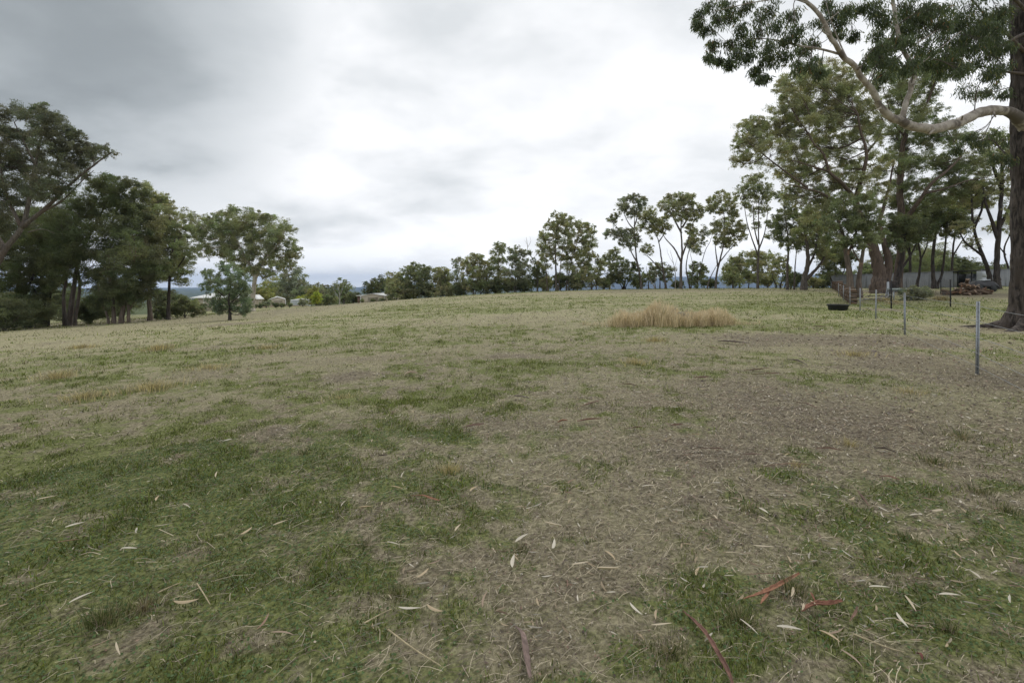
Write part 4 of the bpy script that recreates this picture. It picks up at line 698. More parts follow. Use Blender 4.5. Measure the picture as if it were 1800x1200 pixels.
def near_leaves(b, C, rad, n):
    k = len(C); tot = k * n; d = RS.normal(size=(tot, 3)); d /= np.linalg.norm(d, axis=1)[:, None]
    c = np.repeat(C, n, 0) + d * (np.repeat(rad, n) * RS.rand(tot) ** .5)[:, None] * np.array([1, 1, .8])
    a = RS.normal(size=(tot, 3)) * .42; a[:, 2] -= 1.0; a /= np.linalg.norm(a, axis=1)[:, None]
    w = np.cross(a, RS.normal(size=(tot, 3))); w /= np.linalg.norm(w, axis=1)[:, None] + 1e-9; nn = np.cross(a, w)
    L = (.085 + .075 * RS.rand(tot))[:, None]; wd = (.016 + .011 * RS.rand(tot))[:, None]; bend = (RS.rand(tot)[:, None] - .5) * .35
    p0 = c; p1 = c + a * L * .33 + nn * bend * L * .25; p2 = c + a * L * .7 + nn * bend * L * .6; p3 = c + a * L + nn * bend * L
    v = np.stack([p0, p1 + w * wd * .5, p1 - w * wd * .5, p2 + w * wd * .38, p2 - w * wd * .38, p3], 1).reshape(-1, 3)
    o = np.arange(tot)[:, None] * 6
    base = np.array((.100, .128, .072))[None, :] * (1 + (RS.rand(k, 1) - .5) * .4); cc = np.repeat(base, n, 0) * (1 + (RS.rand(tot, 1) - .5) * .5)
    young = RS.rand(tot) < .05; cc[young] = np.array((.20, .20, .07)); dead = RS.rand(tot) < .012; cc[dead] = np.array((.26, .15, .08))
    b.add(v, [o + np.array([0, 1, 2]), o + np.array([1, 3, 4, 2]), o + np.array([3, 5, 4])], np.repeat(cc, 6, 0))
M_BARK['furrow'] = bark_mat('deeply furrowed dark bark', (.028, .024, .022), (.115, .095, .082), (.07, .056, .047), (13, 13, 2.4), 1.0, (.5, .65))
M_BARK['cream'] = bark_mat('smooth cream gum bark', (.29, .25, .215), (.46, .415, .36), (.13, .11, .095), (6, 6, 6), 0.4, (.50, .62))
near_gum()
# ------------------------------------------------------------------ buildings on the left
def solid(b, pts_lo, pts_hi, c=None):
    """prism between two matching rings"""
    n = len(pts_lo); v = list(pts_lo) + list(pts_hi); i = np.arange(n)
    b.add(v, [np.stack([i, (i + 1) % n, n + (i + 1) % n, n + i], -1), np.array([list(range(n))[::-1]]), np.array([list(range(n, 2 * n))])], c)
def gable_shed(name, label, D, px0, px1, py_eave, py_apex, depth, mats, door=(.3, .7), side=0.0, extra=None):
    x0, x1 = X_(px0, D), X_(px1, D); ze, za = CAMZ + (HZ - py_eave) / FPX * D, CAMZ + (HZ - py_apex) / FPX * D; zb = float(min(tz(x0, D), tz(x1, D), tz(x0, D + depth))) - .15
    root = empty(name, (x0, D, zb), label, 'shed'); xm = (x0 + x1) / 2; b = MB(); sh = side
    front = [(x0, D, zb), (x1, D, zb), (x1, D, ze), (xm, D, za), (x0, D, ze)]; back = [(p[0] + sh, p[1] + depth, p[2]) for p in front]
    solid(b, front, back); b.build('wall', mats[0], root, origin=(x0, D, zb))
    r = MB(); o = .12
    for a, e in ((x0 - o, xm), (x1 + o, xm)):
        zz0 = ze - .04
        lo = [(a, D - o, zz0), (xm, D - o, za + .02), (xm + sh, D + depth + o, za + .02), (a + sh, D + depth + o, zz0)]; hi = [(p[0], p[1], p[2] + .10) for p in lo]; solid(r, lo, hi)
    r.build('roof', mats[1], root, origin=(x0, D, zb))
    w = x1 - x0; d = MB(); dx0, dx1 = x0 + door[0] * w, x0 + door[1] * w; zt = ze - .25
    for k in range(12):
        t0 = zb + .1 + (zt - zb) * k / 12; d.box(dx0, dx1, D - .05 - .015 * (k % 2), D - .003, t0, t0 + (zt - zb) / 12 - .03)
    d.build('roller_door', mats[2], root, origin=(x0, D, zb))
    for a in (x0, x1): t = MB(); t.box(a - .06, a + .06, D - .06, D + .02, zb, ze); t.build('corner_trim', M_TRIM, root, origin=(x0, D, zb))
    return root, (x0, D, zb)
gable_shed('garage_shed', 'cream steel shed with a low white gable roof, left of the corrugated tank', 125, 474, 502, 526.5, 522.5, 9, (M_CREAM, M_ROOFW, M_CREAMD), (.25, .8), -4.5)
rt, og = gable_shed('garage_shed', 'cream steel shed with a brown brick left side, standing alone by the blue hill', 98, 634, 676, 520.5, 516.5, 8, (M_CREAM, M_ROOFW, M_CREAMD), (.3, .72), 1.5)
b = MB(); b.box(og[0] - .75, og[0] - .004, 98.3, 104, og[2], og[2] + 2.0); b.build('brick_side', M_WALLD, rt, origin=og)
b = MB(); b.box(og[0] - 1.0, og[0] - .13, 98.0, 104.3, og[2] + 2.05, og[2] + 2.15); b.build('verandah_roof', M_ROOFW, rt, origin=og)
def house():
    D = 122; x0, x1 = X_(344, D), X_(424, D); ze = CAMZ + (HZ - 523) / FPX * D; za = CAMZ + (HZ - 513) / FPX * D; zb = float(tz(x0, D)) - .2; o = (x0, D, zb)
    root = empty('house', o, 'long low house with a white hipped roof, behind the small blue-green tree', 'house')
    b = MB(); b.box(x0, x1, D, D + 8, zb, ze); b.build('wall', M_CREAM, root, origin=o)
    r = MB(); e = .9; a = [(x0 - e, D - e, ze), (x1 + e, D - e, ze), (x1 + e, D + 8 + e, ze), (x0 - e, D + 8 + e, ze)]; lo = [(p[0], p[1], p[2] - .12) for p in a]; solid(r, lo, a)
    rd = [(x0 + 3.6, D + 4, za), (x1 - 3.6, D + 4, za)]; a2 = [(p[0], p[1], p[2] + .003) for p in a]; v = a2 + rd
    r.add(v, [np.array([(0, 1, 5, 4), (2, 3, 4, 5)]), np.array([(1, 2, 5), (3, 0, 4)])]); r.build('roof', M_ROOFW, root, origin=o)
    for k in range(4):
        wx = x0 + 1.2 + k * 3.6; f = MB(); f.box(wx - .08, wx + 1.68, D - .06, D - .004, zb + .9, zb + 2.2); fr = f.build('window', M_TRIM, root, origin=o)
        p = MB(); p.box(wx, wx + 1.6, D - .075, D - .062, zb + .98, zb + 2.12); p.build('pane', M_GLASS, fr, origin=o)
    for k in range(5): p = MB(); q = x0 - .6 + k * (x1 - x0 + 1.2) / 4; p.box(q - .06, q + .06, D - .85, D - .73, zb, ze - .13); p.build('verandah_post', M_TRIM, root, origin=o)
house()
def gable_house():
    D = 118; x0, x1 = X_(436, D), X_(451, D); ze = CAMZ + (HZ - 526) / FPX * D; za = CAMZ + (HZ - 519) / FPX * D; zb = float(tz(x0, D)) - .2; o = (x0, D, zb); xm = (x0 + x1) / 2
    root = empty('house', o, 'small white gabled building just left of the trunk of the big domed gum', 'house')
    b = MB(); fr = [(x0 + .2, D, zb), (x1 - .2, D, zb), (x1 - .2, D, ze), (xm, D, za - .12), (x0 + .2, D, ze)]; solid(b, fr, [(p[0], p[1] + 3, p[2]) for p in fr]); b.build('wall', M_CREAM, root, origin=o)
    r = MB()
    for a in (x0 - .2, x1 + .2): lo = [(a, D - .3, ze - .1), (xm, D - .3, za), (xm, D + 3.3, za), (a, D + 3.3, ze - .1)]; solid(r, lo, [(p[0], p[1], p[2] + .12) for p in lo])
    r.build('roof', M_ROOFW, root, origin=o); p = MB(); p.box(xm - .4, xm + .4, D - .03, D - .004, zb + .3, zb + 1.9); p.build('window', M_GLASS, root, origin=o)
gable_house()
def tank():
    D = 118; x0, x1 = X_(504, D), X_(540, D); r = (x1 - x0) / 2; cx = (x0 + x1) / 2; zt = CAMZ + (HZ - 527.3) / FPX * D; zb = float(tz(cx, D)) - .2; o = (cx, D + r, zb)
    root = empty('water_tank', o, 'wide round pale grey corrugated water tank right of the cream shed', 'water tank')
    b = MB(); k = 60; n = 50; th = np.arange(k) * 2 * math.pi / k; v = []
    for i in range(n): z = zb + (zt - zb) * i / (n - 1); q = r + .02 * math.sin(i * 2.1); v.append(np.stack([cx + q * np.cos(th), D + r + q * np.sin(th), np.full(k, z)], -1))
    i = np.arange(n - 1)[:, None] * k; j = np.arange(k)[None, :]; b.add(np.concatenate(v), np.stack([i + j, i + (j + 1) % k, i + k + (j + 1) % k, i + k + j], -1).reshape(-1, 4)); b.build('wall', M_TANK, root, True, o)
    rf = MB(); v = [np.stack([cx + q * np.cos(th), D + r + q * np.sin(th), np.full(k, z)], -1) for q, z in ((r + .06, zt - .06), (r + .06, zt + .01), (.2, zt + .32), (.2, zt + .4), (.01, zt + .4))]
    i = np.arange(4)[:, None] * k; rf.add(np.concatenate(v), np.stack([i + j, i + (j + 1) % k, i + k + (j + 1) % k, i + k + j], -1).reshape(-1, 4)); rf.build('roof', M_ROOFW, root, False, o)
tank()
def low_wall():
    D = 112; x0, x1 = X_(446, D), X_(541, D); zt = CAMZ + (HZ - 536.5) / FPX * D; zb = float(tz(x1, D)) - .6; b = MB(); n = 26
    for i in range(n):
        a = x0 + (x1 - x0) * i / n
        for q in range(3): b.box(a + .01 + .12 * (q % 2), a + (x1 - x0) / n - .01 + .12 * (q % 2), D, D + .3, zb + (zt - zb) * q / 3, zb + (zt - zb) * (q + 1) / 3 - .015)
    o = b.build('retaining_wall', M_SAND); tag(o, 'low tan block retaining wall running below the cream shed and the corrugated tank', 'wall')
low_wall()

# ------------------------------------------------------------------ grey sheet fence, open shed
def sheet_fence(label, pts, h):
    o = (pts[0][0], pts[0][1], float(tz(*pts[0]))); root = empty('sheet_metal_fence', o, label, 'fence')
    for (a, c) in zip(pts[:-1], pts[1:]):
        a = np.array(a, float); c = np.array(c, float); Ln = np.linalg.norm(c - a); n = int(round(Ln / 2.4)); u = (c - a) / Ln; w = np.array([-u[1], u[0]])
        for i in range(n):
            p = a + u * Ln * i / n; q = a + u * Ln * (i + 1) / n; zp = float(tz(*((p + q) / 2))); b = MB(); m = 40; s = np.linspace(.03, Ln / n - .03, m); off = .022 * np.where((np.arange(m) // 2) % 2 == 0, 1, -1)
            xy = p[None] + s[:, None] * u + off[:, None] * w; lo = np.c_[xy, np.full(m, zp - .05)]; hi = np.c_[xy, np.full(m, zp + h)]; back = (w * .006)
            v = np.vstack([lo, hi, lo + np.r_[back, 0], hi + np.r_[back, 0]]); k = np.arange(m - 1)
            b.add(v, [np.stack([k, k + 1, m + k + 1, m + k], -1), np.stack([2 * m + k + 1, 2 * m + k, 3 * m + k, 3 * m + k + 1], -1), np.stack([m + k, m + k + 1, 3 * m + k + 1, 3 * m + k], -1)]); b.build('panel', M_SHEET, root, origin=o)
            b = MB(); b.obox(np.r_[p - u * .03 - w * .035, zp - .1], np.r_[u * .055, 0], np.r_[w * .07, 0], (0, 0, h + .13)); b.build('post', M_SHEET, root, origin=o)
            b = MB(); b.obox(np.r_[p + u * .03 - w * .04, zp + h + .002], np.r_[u * (Ln / n - .06), 0], np.r_[w * .08, 0], (0, 0, .04)); b.build('top_rail', M_SHEET, root, origin=o)
sheet_fence('long grey corrugated steel fence behind the giant gum, left of the open shed', [(45.2, 68.5), (50.2, 55)], 1.85)
sheet_fence('grey corrugated steel fence between the open shed and the huge trunk at the right edge', [(53.6, 55.2), (58.0, 54.2), (72, 51)], 1.95)
def open_shed():
    x0, x1, y0, y1 = 50.3, 53.4, 54.6, 58.0; zb = float(tz(51.8, 55)); z1 = CAMZ + (HZ - 477.5) / FPX * 54.6; z2 = CAMZ + (HZ - 475) / FPX * 54.6; o = (x0, y0, zb)
    root = empty('open_shed', o, 'dark open-fronted lean-to shed let into the grey steel fence, behind the wood pile', 'shed')
    b = MB(); b.obox((x0 - .1, y0 - .3, z1), (x1 - x0 + .2, 0, z2 - z1), (0, y1 - y0 + .4, -.15), (0, 0, .09)); b.build('roof', M_BLACKST, root, origin=o)
    b = MB(); b.box(x0, x1, y1 - .05, y1, zb, z1 - .25); b.build('back_wall', M_SHEET, root, origin=o)
    for a in (x0 + .003, x1 - .06): b = MB(); b.box(a, a + .05, y0 + .1, y1 - .053, zb, z1 - .22); b.build('side_wall', M_SHEET, root, origin=o)
    for a in (x0 + .05, x0 + 1.6, x1 - .15): b = MB(); b.box(a, a + .09, y0, y0 + .09, zb - .1, z1 - .02); b.build('post', M_BLACKST, root, origin=o)
    b = MB(); 
    for k in range(9): b.box(x0 + 1.95 + k * .12, x0 + 2.04 + k * .12, y0 + 1.0, y0 + 1.04, zb + .1, zb + 1.35)
    b.box(x0 + 1.9, x0 + 3.05, y0 + .95, y0 + .995, zb + 1.3, zb + 1.42); b.box(x0 + 1.9, x0 + 3.05, y0 + .95, y0 + .995, zb + .1, zb + .2); b.build('gate', M_GALV, root, origin=o)
open_shed()
def cabinet():
    x, y = X_(1726, 53), 53; z = float(tz(x, y)); root = empty('cabinet', (x, y, z), 'tall white enamel cabinet standing at the right side of the open shed', 'cabinet')
    b = MB(); b.box(x - .32, x + .32, y - .3, y + .3, z + .05, z + 1.75); o = b.build('body', M_WHITE, root, origin=(x, y, z)); bev = o.modifiers.new('bevel', 'BEVEL'); bev.width = .03; bev.segments = 2
    b = MB(); b.box(x - .30, x + .30, y - .34, y - .303, z + .12, z + 1.05); b.build('door', M_WHITE, root, origin=(x, y, z)); b = MB(); b.box(x - .30, x + .30, y - .34, y - .303, z + 1.09, z + 1.7); b.build('door', M_WHITE, root, origin=(x, y, z))
    b = MB(); b.box(x + .22, x + .25, y - .38, y - .343, z + .7, z + 1.0); b.build('handle', M_GALV, root, origin=(x, y, z))
cabinet()

# ------------------------------------------------------------------ firewood
WOODC = [(.30, .20, .13), (.24, .17, .12), (.36, .27, .19), (.19, .14, .11), (.33, .24, .18), (.27, .155, .095), (.40, .33, .26)]
def log_mesh(kind, L=.38):
    """a split length of firewood lying along local X, bark on its round side"""
    b = MB(); k = 7; ang = (2 * math.pi, math.pi, math.pi / 2 * 1.1)[kind % 3]; r = (.055, .08, .10)[kind % 3]
    ring = [(0, 0)] if kind % 3 else []
    ring += [(r * math.cos(t) * RS.uniform(.85, 1.1), r * math.sin(t) * RS.uniform(.85, 1.1)) for t in np.linspace(0, ang, k, endpoint=bool(kind % 3))]
    cx = np.mean([q[0] for q in ring]); cy = np.mean([q[1] for q in ring]); n = len(ring); v = []; nx = 4
    for i in range(nx): v += [(-L / 2 + L * i / (nx - 1), (q[0] - cx) * RS.uniform(.93, 1.07), (q[1] - cy) * RS.uniform(.93, 1.07)) for q in ring]
    i = np.arange(nx - 1)[:, None] * n; j = np.arange(n)[None, :]; c1 = np.array(WOODC[kind % len(WOODC)])
    b.add(v, np.stack([i + j, i + n + j, i + n + (j + 1) % n, i + (j + 1) % n], -1).reshape(-1, 4), c1 * .55)
    for e in (0, nx - 1):
        vv = [v[e * n + q] for q in range(n)]; b.add([(p[0] + (.002 if e else -.002), p[1], p[2]) for p in vv], np.array([list(range(n)) if e else list(range(n))[::-1]]), c1 * 1.15)
    return b
LOGME = []
for q in range(9):
    o = log_mesh(q).build('firewood_log', M_WOOD); LOGME.append(o.data); bpy.data.objects.remove(o)
def put_log(me, loc, rot, sc=1.0, label='', group=''):
    o = bpy.data.objects.new('firewood_log', me); COL.objects.link(o); o.location = loc; o.rotation_euler = rot; o.scale = (sc, sc, sc); tag(o, label, 'log', group); return o
A0, A1 = np.array([23.3, 33.0]), np.array([43.9, 66.0]); LW = np.linalg.norm(A1 - A0); UW = (A1 - A0) / LW; NW = np.array([-UW[1], UW[0]]); ROTW = math.atan2(NW[1], NW[0])
b = MB(); cnt = 0; templates = [log_mesh(q) for q in range(9)]; ca, sa = math.cos(ROTW), math.sin(ROTW); s = 0.0; xs = []
while s < LW:
    p = A0 + UW * s; zg = float(tz(*p)); hgt = .88 + .12 * math.sin(s * .7) + .08 * RS.rand(); row = 0; z = .06
    while z < hgt:
        off = (RS.rand() - .5) * .07; pp = p + UW * ((row % 2) * .07 + (RS.rand() - .5) * .03) + NW * off; k = RS.randint(9); ro = RS.rand() * 6.28
        if cnt < 300: put_log(LOGME[k], (pp[0], pp[1], zg + z), (ro, 0, ROTW + (RS.rand() - .5) * .12), 1.0, ('round', 'half-split', 'wedge-split')[k % 3] + ' firewood log in the near end of the long stacked wall along the wire fence', 'split logs at the near end of the firewood wall'); cnt += 1
        else:
            t = templates[k]; v = np.vstack(t.v).copy(); c = np.vstack(t.c); cr, sr = math.cos(ro), math.sin(ro); y, zz2 = v[:, 1] * cr - v[:, 2] * sr, v[:, 1] * sr + v[:, 2] * cr
            v = np.stack([v[:, 0] * ca - y * sa + pp[0], v[:, 0] * sa + y * ca + pp[1], zz2 + zg + z], -1); b.add(v, [f for f in t.f], c)
        z += .125; row += 1
    s += .15
tag(b.build('stacked_firewood', M_WOOD), 'far part of the long stacked firewood wall, running to the grey steel fence', 'firewood', kind='stuff')
# heap of split and branch wood beside the open shed
for i in range(70):
    a = RS.rand() * 6.28; q = RS.rand() ** .6; x = 38.0 + 1.55 * q * math.cos(a); y = 40.3 + .9 * q * math.sin(a); h = max(0, 1.15 * (1 - q) - .1); z = float(tz(x, y)) + .08 + h * RS.rand() ** .5
    o = put_log(LOGME[i % 9], (x, y, z), (RS.rand() * 6, (RS.rand() - .5) * 1.0, RS.rand() * 6.28), 1.0 + .7 * RS.rand(), ('round', 'half-split', 'wedge-split')[i % 3] + ' rough log tumbled in the heap beside the tarp-covered trailer', 'logs tumbled in the wood heap'); o.scale = (o.scale[0] * (1.2 + RS.rand() * 1.4), o.scale[1], o.scale[2])
def tarp_heap():
    x0, y0 = X_(1722, 43.5), 43.5; z = float(tz(x0, y0)); root = empty('covered_trailer', (x0, y0, z), 'low trailer under a black tarpaulin right behind the wood heap', 'trailer')
    b = MB(); nx, ny = 28, 18; v = []
    for j in range(ny):
        for i in range(nx):
            u, w = i / (nx - 1) * 2 - 1, j / (ny - 1) * 2 - 1; e = max(abs(u), abs(w)) ** 5; v.append((x0 + u * 1.15 * (1 + .05 * e), y0 + w * .7 * (1 + .05 * e), z + .92 - .55 * e + .12 * (vnoise(u * 3, w * 3, 5) - .5) + .05 * vnoise(u * 9, w * 9, 6)))
    i = np.arange(ny - 1)[:, None] * nx; j = np.arange(nx - 1)[None, :]; b.add(v, np.stack([i + j, i + j + 1, i + nx + j + 1, i + nx + j], -1).reshape(-1, 4)); t = b.build('tarpaulin', M_TARP, root, True, (x0, y0, z)); so = t.modifiers.new('thick', 'SOLIDIFY'); so.thickness = .01
    b = MB(); b.box(x0 - 1.05, x0 + 1.05, y0 - .6, y0 + .6, z + .3, z + .5); b.build('tray', M_BLACKST, root, origin=(x0, y0, z))
    for sx in (-.6, .6):
        for sy in (-.66, .62):
            b = MB(); b.tube([(x0 + sx, y0 + sy - .06, z + .28), (x0 + sx, y0 + sy + .1, z + .28)], .28, 18); b.build('wheel', M_RUBBER, root, origin=(x0, y0, z))
    b = MB(); b.obox((x0 + .0, y0 - .35, z + .99), (.75, .05, .05), (-.03, .5, .02), (0, 0, .05)); o = b.build('folded_sheet', M_WHITE); bev = o.modifiers.new('bevel', 'BEVEL'); bev.width = .015; tag(o, 'folded pale sheet lying on top of the black tarpaulin', 'sheet')
tarp_heap()

# ------------------------------------------------------------------ wire fence of star posts
def star_post(b, x, y, z0, z1, s=.034, lean=(0, 0), rot=0.3, c=None):
    for a in (0, 2.094, 4.189):
        a += rot; d = np.array([math.cos(a), math.sin(a), 0]); n = np.array([-d[1], d[0], 0]) * .004
        b.obox(np.array([x, y, z0]) - n + d * .002, d * s, n * 2, (lean[0], lean[1], z1 - z0), c)
def wire_fence():
    ps = [(7.7 + 3.6 * k, 8 + 5.9 * k) for k in range(-1, 7)]; o = (7.7, 8, float(tz(7.7, 8))); root = empty('wire_fence', o, 'wire fence on slim galvanised star posts along the right side of the field', 'fence'); tops = []
    for i, (x, y) in enumerate(ps):
        z = float(tz(x, y)); b = MB(); lean = (.03 * (RS.rand() - .3), .02 * (RS.rand() - .5)); star_post(b, x, y, z - .3, z + 1.2, lean=lean, rot=.25 + .2 * RS.rand(), s=.027)
        b.build('post', M_GALV, root, origin=o); tops.append((x, y, z))
    for h in (1.13, .88, .62, .36, .14):
        b = MB(); pts = []
        for (p, q) in zip(tops[:-1], tops[1:]):
            for t in np.arange(8) / 8: pts.append((p[0] + (q[0] - p[0]) * t - .036, p[1] + (q[1] - p[1]) * t, p[2] + (q[2] - p[2]) * t + h - .05 * 4 * t * (1 - t) * (.6 + .4 * math.sin(h * 9 + p[0]))))
        pts.append((tops[-1][0] - .036, tops[-1][1], tops[-1][2] + h)); b.tube(pts, .0034, 5); b.build('wire', M_WIRE, root, origin=o)
wire_fence()
def enclosure():
    c = [(1567, 27.4), (1671, 28.3), (1654, 42.0), (1561, 39.0)]; P = [G3(a, d) for a, d in c]; o = tuple(P[0]); root = empty('mesh_enclosure', o, 'small pen of black posts and wire mesh around a grey shrub', 'pen')
    for p in P: b = MB(); star_post(b, p[0], p[1], p[2] - .3, p[2] + 1.6, s=.04); b.build('post', M_BLACKST, root, origin=o)
    for a, c2 in zip(P, P[1:] + P[:1]):
        b = MB(); Ln = np.linalg.norm(c2 - a); n = int(Ln / .3); e = np.array([0, -.05, 0])
        for h in np.arange(.05, 1.45, .15): b.tube([a + e + (0, 0, h), (a + c2) / 2 + e + (0, 0, h - .02), c2 + e + (0, 0, h)], .0016, 4, cap=False)
        for k in range(n + 1): p = a + (c2 - a) * k / n + e; b.tube([p + (0, 0, .03), p + (0, 0, 1.42)], .0013, 4, cap=False)
        b.build('mesh_panel', M_MESH, root, origin=o)
enclosure()
def pale_post():
    p = G3(1561, 36.5); root = empty('strainer_post', p, 'stout pale grey strainer post with a slanting brace, left in the mesh pen', 'post')
    b = MB(); b.tube([p + (0, 0, -.2), p + (0, 0, .7), p + (0, 0, 1.38)], .085, 12); b.build('post', M_GALV, root, True, p)
    b = MB(); b.tube([p + (-.35, -.1, -.05), p + (-.03, 0, 1.0)], .035, 8); b.build('brace', M_GALV, root, True, p)
pale_post()
def bench():
    p = G3(1582, 36.0); root = empty('workbench', p, 'low bench with a green-grey sheet top inside the mesh pen, beside the strainer post', 'bench')
    b = MB(); b.obox(p + (-.8, -.35, .80), (1.6, 0, .03), (0, .7, .06), (0, 0, .04)); b.build('top', M_GREENSHEET, root, origin=p)
    b = MB(); b.obox(p + (-.75, -.3, .70), (1.5, 0, .03), (0, .6, .05), (0, 0, .05)); b.build('frame', M_GALV, root, origin=p)
    for sx in (-.7, .62):
        for sy in (-.28, .2): b = MB(); b.box(p[0] + sx, p[0] + sx + .08, p[1] + sy, p[1] + sy + .08, p[2] - .1, p[2] + .68); b.build('leg', M_GALV, root, origin=p)
bench()
bush('shrub', 'grey-green shrub growing inside the mesh pen', 1613, 520, 36, 52, 24, 'grey', .9, n=7)
def tub():
    p = G3(1473, 26.4); root = empty('feed_tub', p, 'round black rubber feed tub on the grass beside the fence', 'tub'); k = 40; th = np.arange(k) * 2 * math.pi / k; b = MB()
    prof = [(.01, .004), (.40, .004), (.43, .02), (.50, .27), (.525, .285), (.53, .31), (.51, .322), (.485, .31), (.475, .27), (.41, .05), (.01, .045)]
    v = [np.stack([p[0] + r * np.cos(th), p[1] + r * np.sin(th), np.full(k, p[2] + z)], -1) for r, z in prof]; i = np.arange(len(prof) - 1)[:, None] * k; j = np.arange(k)[None, :]
    b.add(np.concatenate(v), np.stack([i + j, i + (j + 1) % k, i + k + (j + 1) % k, i + k + j], -1).reshape(-1, 4)); b.build('body', M_RUBBER, root, True, p)
    for s_ in (-1, 1): b = MB(); a = [(p[0] + s_ * .515, p[1] - .09, p[2] + .29), (p[0] + s_ * .56, p[1] - .07, p[2] + .30), (p[0] + s_ * .56, p[1] + .07, p[2] + .30), (p[0] + s_ * .515, p[1] + .09, p[2] + .29)]; b.tube(a, .014, 7); b.build('handle', M_RUBBER, root, True, p)
tub()
for i in range(22):
    px = 1500 + 62 * RS.rand(); D = 35 + 3 * RS.rand(); p = G3(px, D); a = RS.rand() * 3.14; L = .5 + 1.1 * RS.rand(); q = np.array([math.cos(a), math.sin(a) * .5, (RS.rand() - .3) * .25]) * L; b = MB(); up = (0, 0, .06 + .3 * RS.rand())
    b.tube(curve_pts([(*(p + up), .04), (*(p + q * .5 + up + RS.normal(size=3) * .05), .035), (*(p + q + up), .018)], 4)[:, :3], np.linspace(.045, .018, 9), 6, rough=.2)
    tag(b.build('fallen_branch', M_BARK['dead' if i % 3 else 'grey'], None, True), 'grey fallen branch in the low heap between the peeling gum and the mesh pen', 'branch', 'branches heaped beside the mesh pen')
# old stump with sticks in the tall dry grass
def stump():
    p = G3(1203, 18.1); root = empty('tree_stump', p, 'low broken brown stump half hidden in the tall golden grass', 'stump'); b = MB(); k = 28; th = np.arange(k) * 2 * math.pi / k; v = []
    for z, r in ((-.08, .55), (.04, .48), (.12, .40), (.20, .32), (.26, .24)): q = r * (1 + .16 * (vnoise(th * 4, np.full(k, z * 2), 8) - .5) + .1 * np.sin(th * 5)); v.append(np.stack([p[0] + q * np.cos(th), p[1] + q * np.sin(th), np.full(k, p[2] + z) + (z > .4) * .1 * vnoise(th * 5, th * 0, 3)], -1))
    v.append(np.stack([p[0] + .2 * np.cos(th), p[1] + .2 * np.sin(th), np.full(k, p[2] + .25)], -1)); v.append(np.stack([p[0] + .01 * np.cos(th), p[1] + .01 * np.sin(th), np.full(k, p[2] + .22)], -1))
    i = np.arange(6)[:, None] * k; j = np.arange(k)[None, :]; b.add(np.concatenate(v), np.stack([i + j, i + (j + 1) % k, i + k + (j + 1) % k, i + k + j], -1).reshape(-1, 4)); b.build('wood', M_BARK['dark'], root, False, p)
stump()
for i, (a, d, L, zz_, t) in enumerate([(1190, 17.4, 1.0, .50, .05), (1206, 17.6, .8, .55, -.04), (1215, 17.5, .7, .46, -.1), (1178, 17.7, .6, .55, .5), (1200, 17.2, .9, .48, 0.02), (1196, 17.8, .7, .58, .12), (1222, 17.7, .6, .42, -.2)]):
    p = G3(a, d + .2); zz_ -= .19; b = MB(); q = np.array([L * .42, .1 * (i % 3 - 1), t * L]); c = curve_pts([(*(p - q + (0, 0, zz_)), .014), (*(p + (0, .03, zz_ + .006)), .013), (*(p + q + (0, 0, zz_ - .02)), .006)], 4); b.tube(c[:, :3], c[:, 3], 6, rough=.2)
    tag(b.build('stick', M_BARK['dead'], None, True), 'weathered grey stick lying across the stump in the tall golden grass', 'stick', 'sticks lying on the stump')

# ------------------------------------------------------------------ bark strips, sticks and leaves on the ground
def bark_strip(label, pix, w, col, curl=1.0, lift=.018, name='bark_strip', forks=()):
    b = MB()
    for pts, ww in [(pix, w)] + list(forks):
        P = [hit(*q) for q in pts]; rows = [(*(q + np.array([0, 0, lift + .012 * RS.rand()])), ww * (1 if 0 < k < len(P) - 1 else .45)) for k, q in enumerate(P)]; c = curve_pts(rows, 6); n = len(c)
        t = np.gradient(c[:, :3], axis=0); t /= np.linalg.norm(t, axis=1)[:, None] + 1e-9; s_ = np.cross(t, (0, 0, 1)); s_ /= np.linalg.norm(s_, axis=1)[:, None] + 1e-9; up = np.cross(s_, t)
        k = 6; a = np.linspace(-1, 1, k) * 1.25 * curl; prof = [(math.sin(q) / 1.25, (1 - math.cos(q)) * .8) for q in a]; prof += [(math.sin(q) / 1.25 * .86, (1 - math.cos(q)) * .8 + .10) for q in a[::-1]]; m = len(prof); V = []
        tw = .5 * np.sin(np.linspace(0, 2.5, n) + RS.rand() * 3)
        for i in range(n):
            hw = c[i, 3] / 2 * (1 + .25 * (RS.rand() - .5)); ct, st = math.cos(tw[i]), math.sin(tw[i])
            for (u, v_) in prof: V.append(c[i, :3] + s_[i] * (u * ct - v_ * st) * hw + up[i] * ((u * st + v_ * ct) * hw + hw * .35))
        i = np.arange(n - 1)[:, None] * m; j = np.arange(m)[None, :]; cc = np.array(col) * (1 + (RS.rand(n * m, 1) - .5) * .5)
        b.add(V, [np.stack([i + j, i + (j + 1) % m, i + m + (j + 1) % m, i + m + j], -1).reshape(-1, 4), np.array([list(range(m))]), np.array([list(range((n - 1) * m, n * m))[::-1]])], cc)
    return tag(b.build(name, M_WOOD, None, False), label, 'bark')
RED, BRN, GRY, TAN = (.29, .145, .090), (.20, .125, .09), (.22, .18, .16), (.42, .33, .23)
bark_strip('forked orange-red strip of curled bark in the lower right foreground', [(1308, 1063), (1343, 1056), (1368, 1042), (1405, 1019)], .028, RED, 1.0, forks=[([(1352, 1053), (1344, 1066), (1338, 1074)], .022), ([(1366, 1042), (1350, 1044), (1338, 1047)], .014)])
bark_strip('rolled red-brown bark with a pale edge, right of the forked strip', [(1411, 1085), (1430, 1077), (1455, 1072), (1481, 1067)], .030, (.25, .12, .08), 1.2, forks=[([(1436, 1073), (1429, 1060), (1424, 1050)], .012)])
bark_strip('short upright curl of brown bark just right of the rolled red-brown bark', [(1494, 1105), (1502, 1092), (1507, 1076)], .016, BRN)
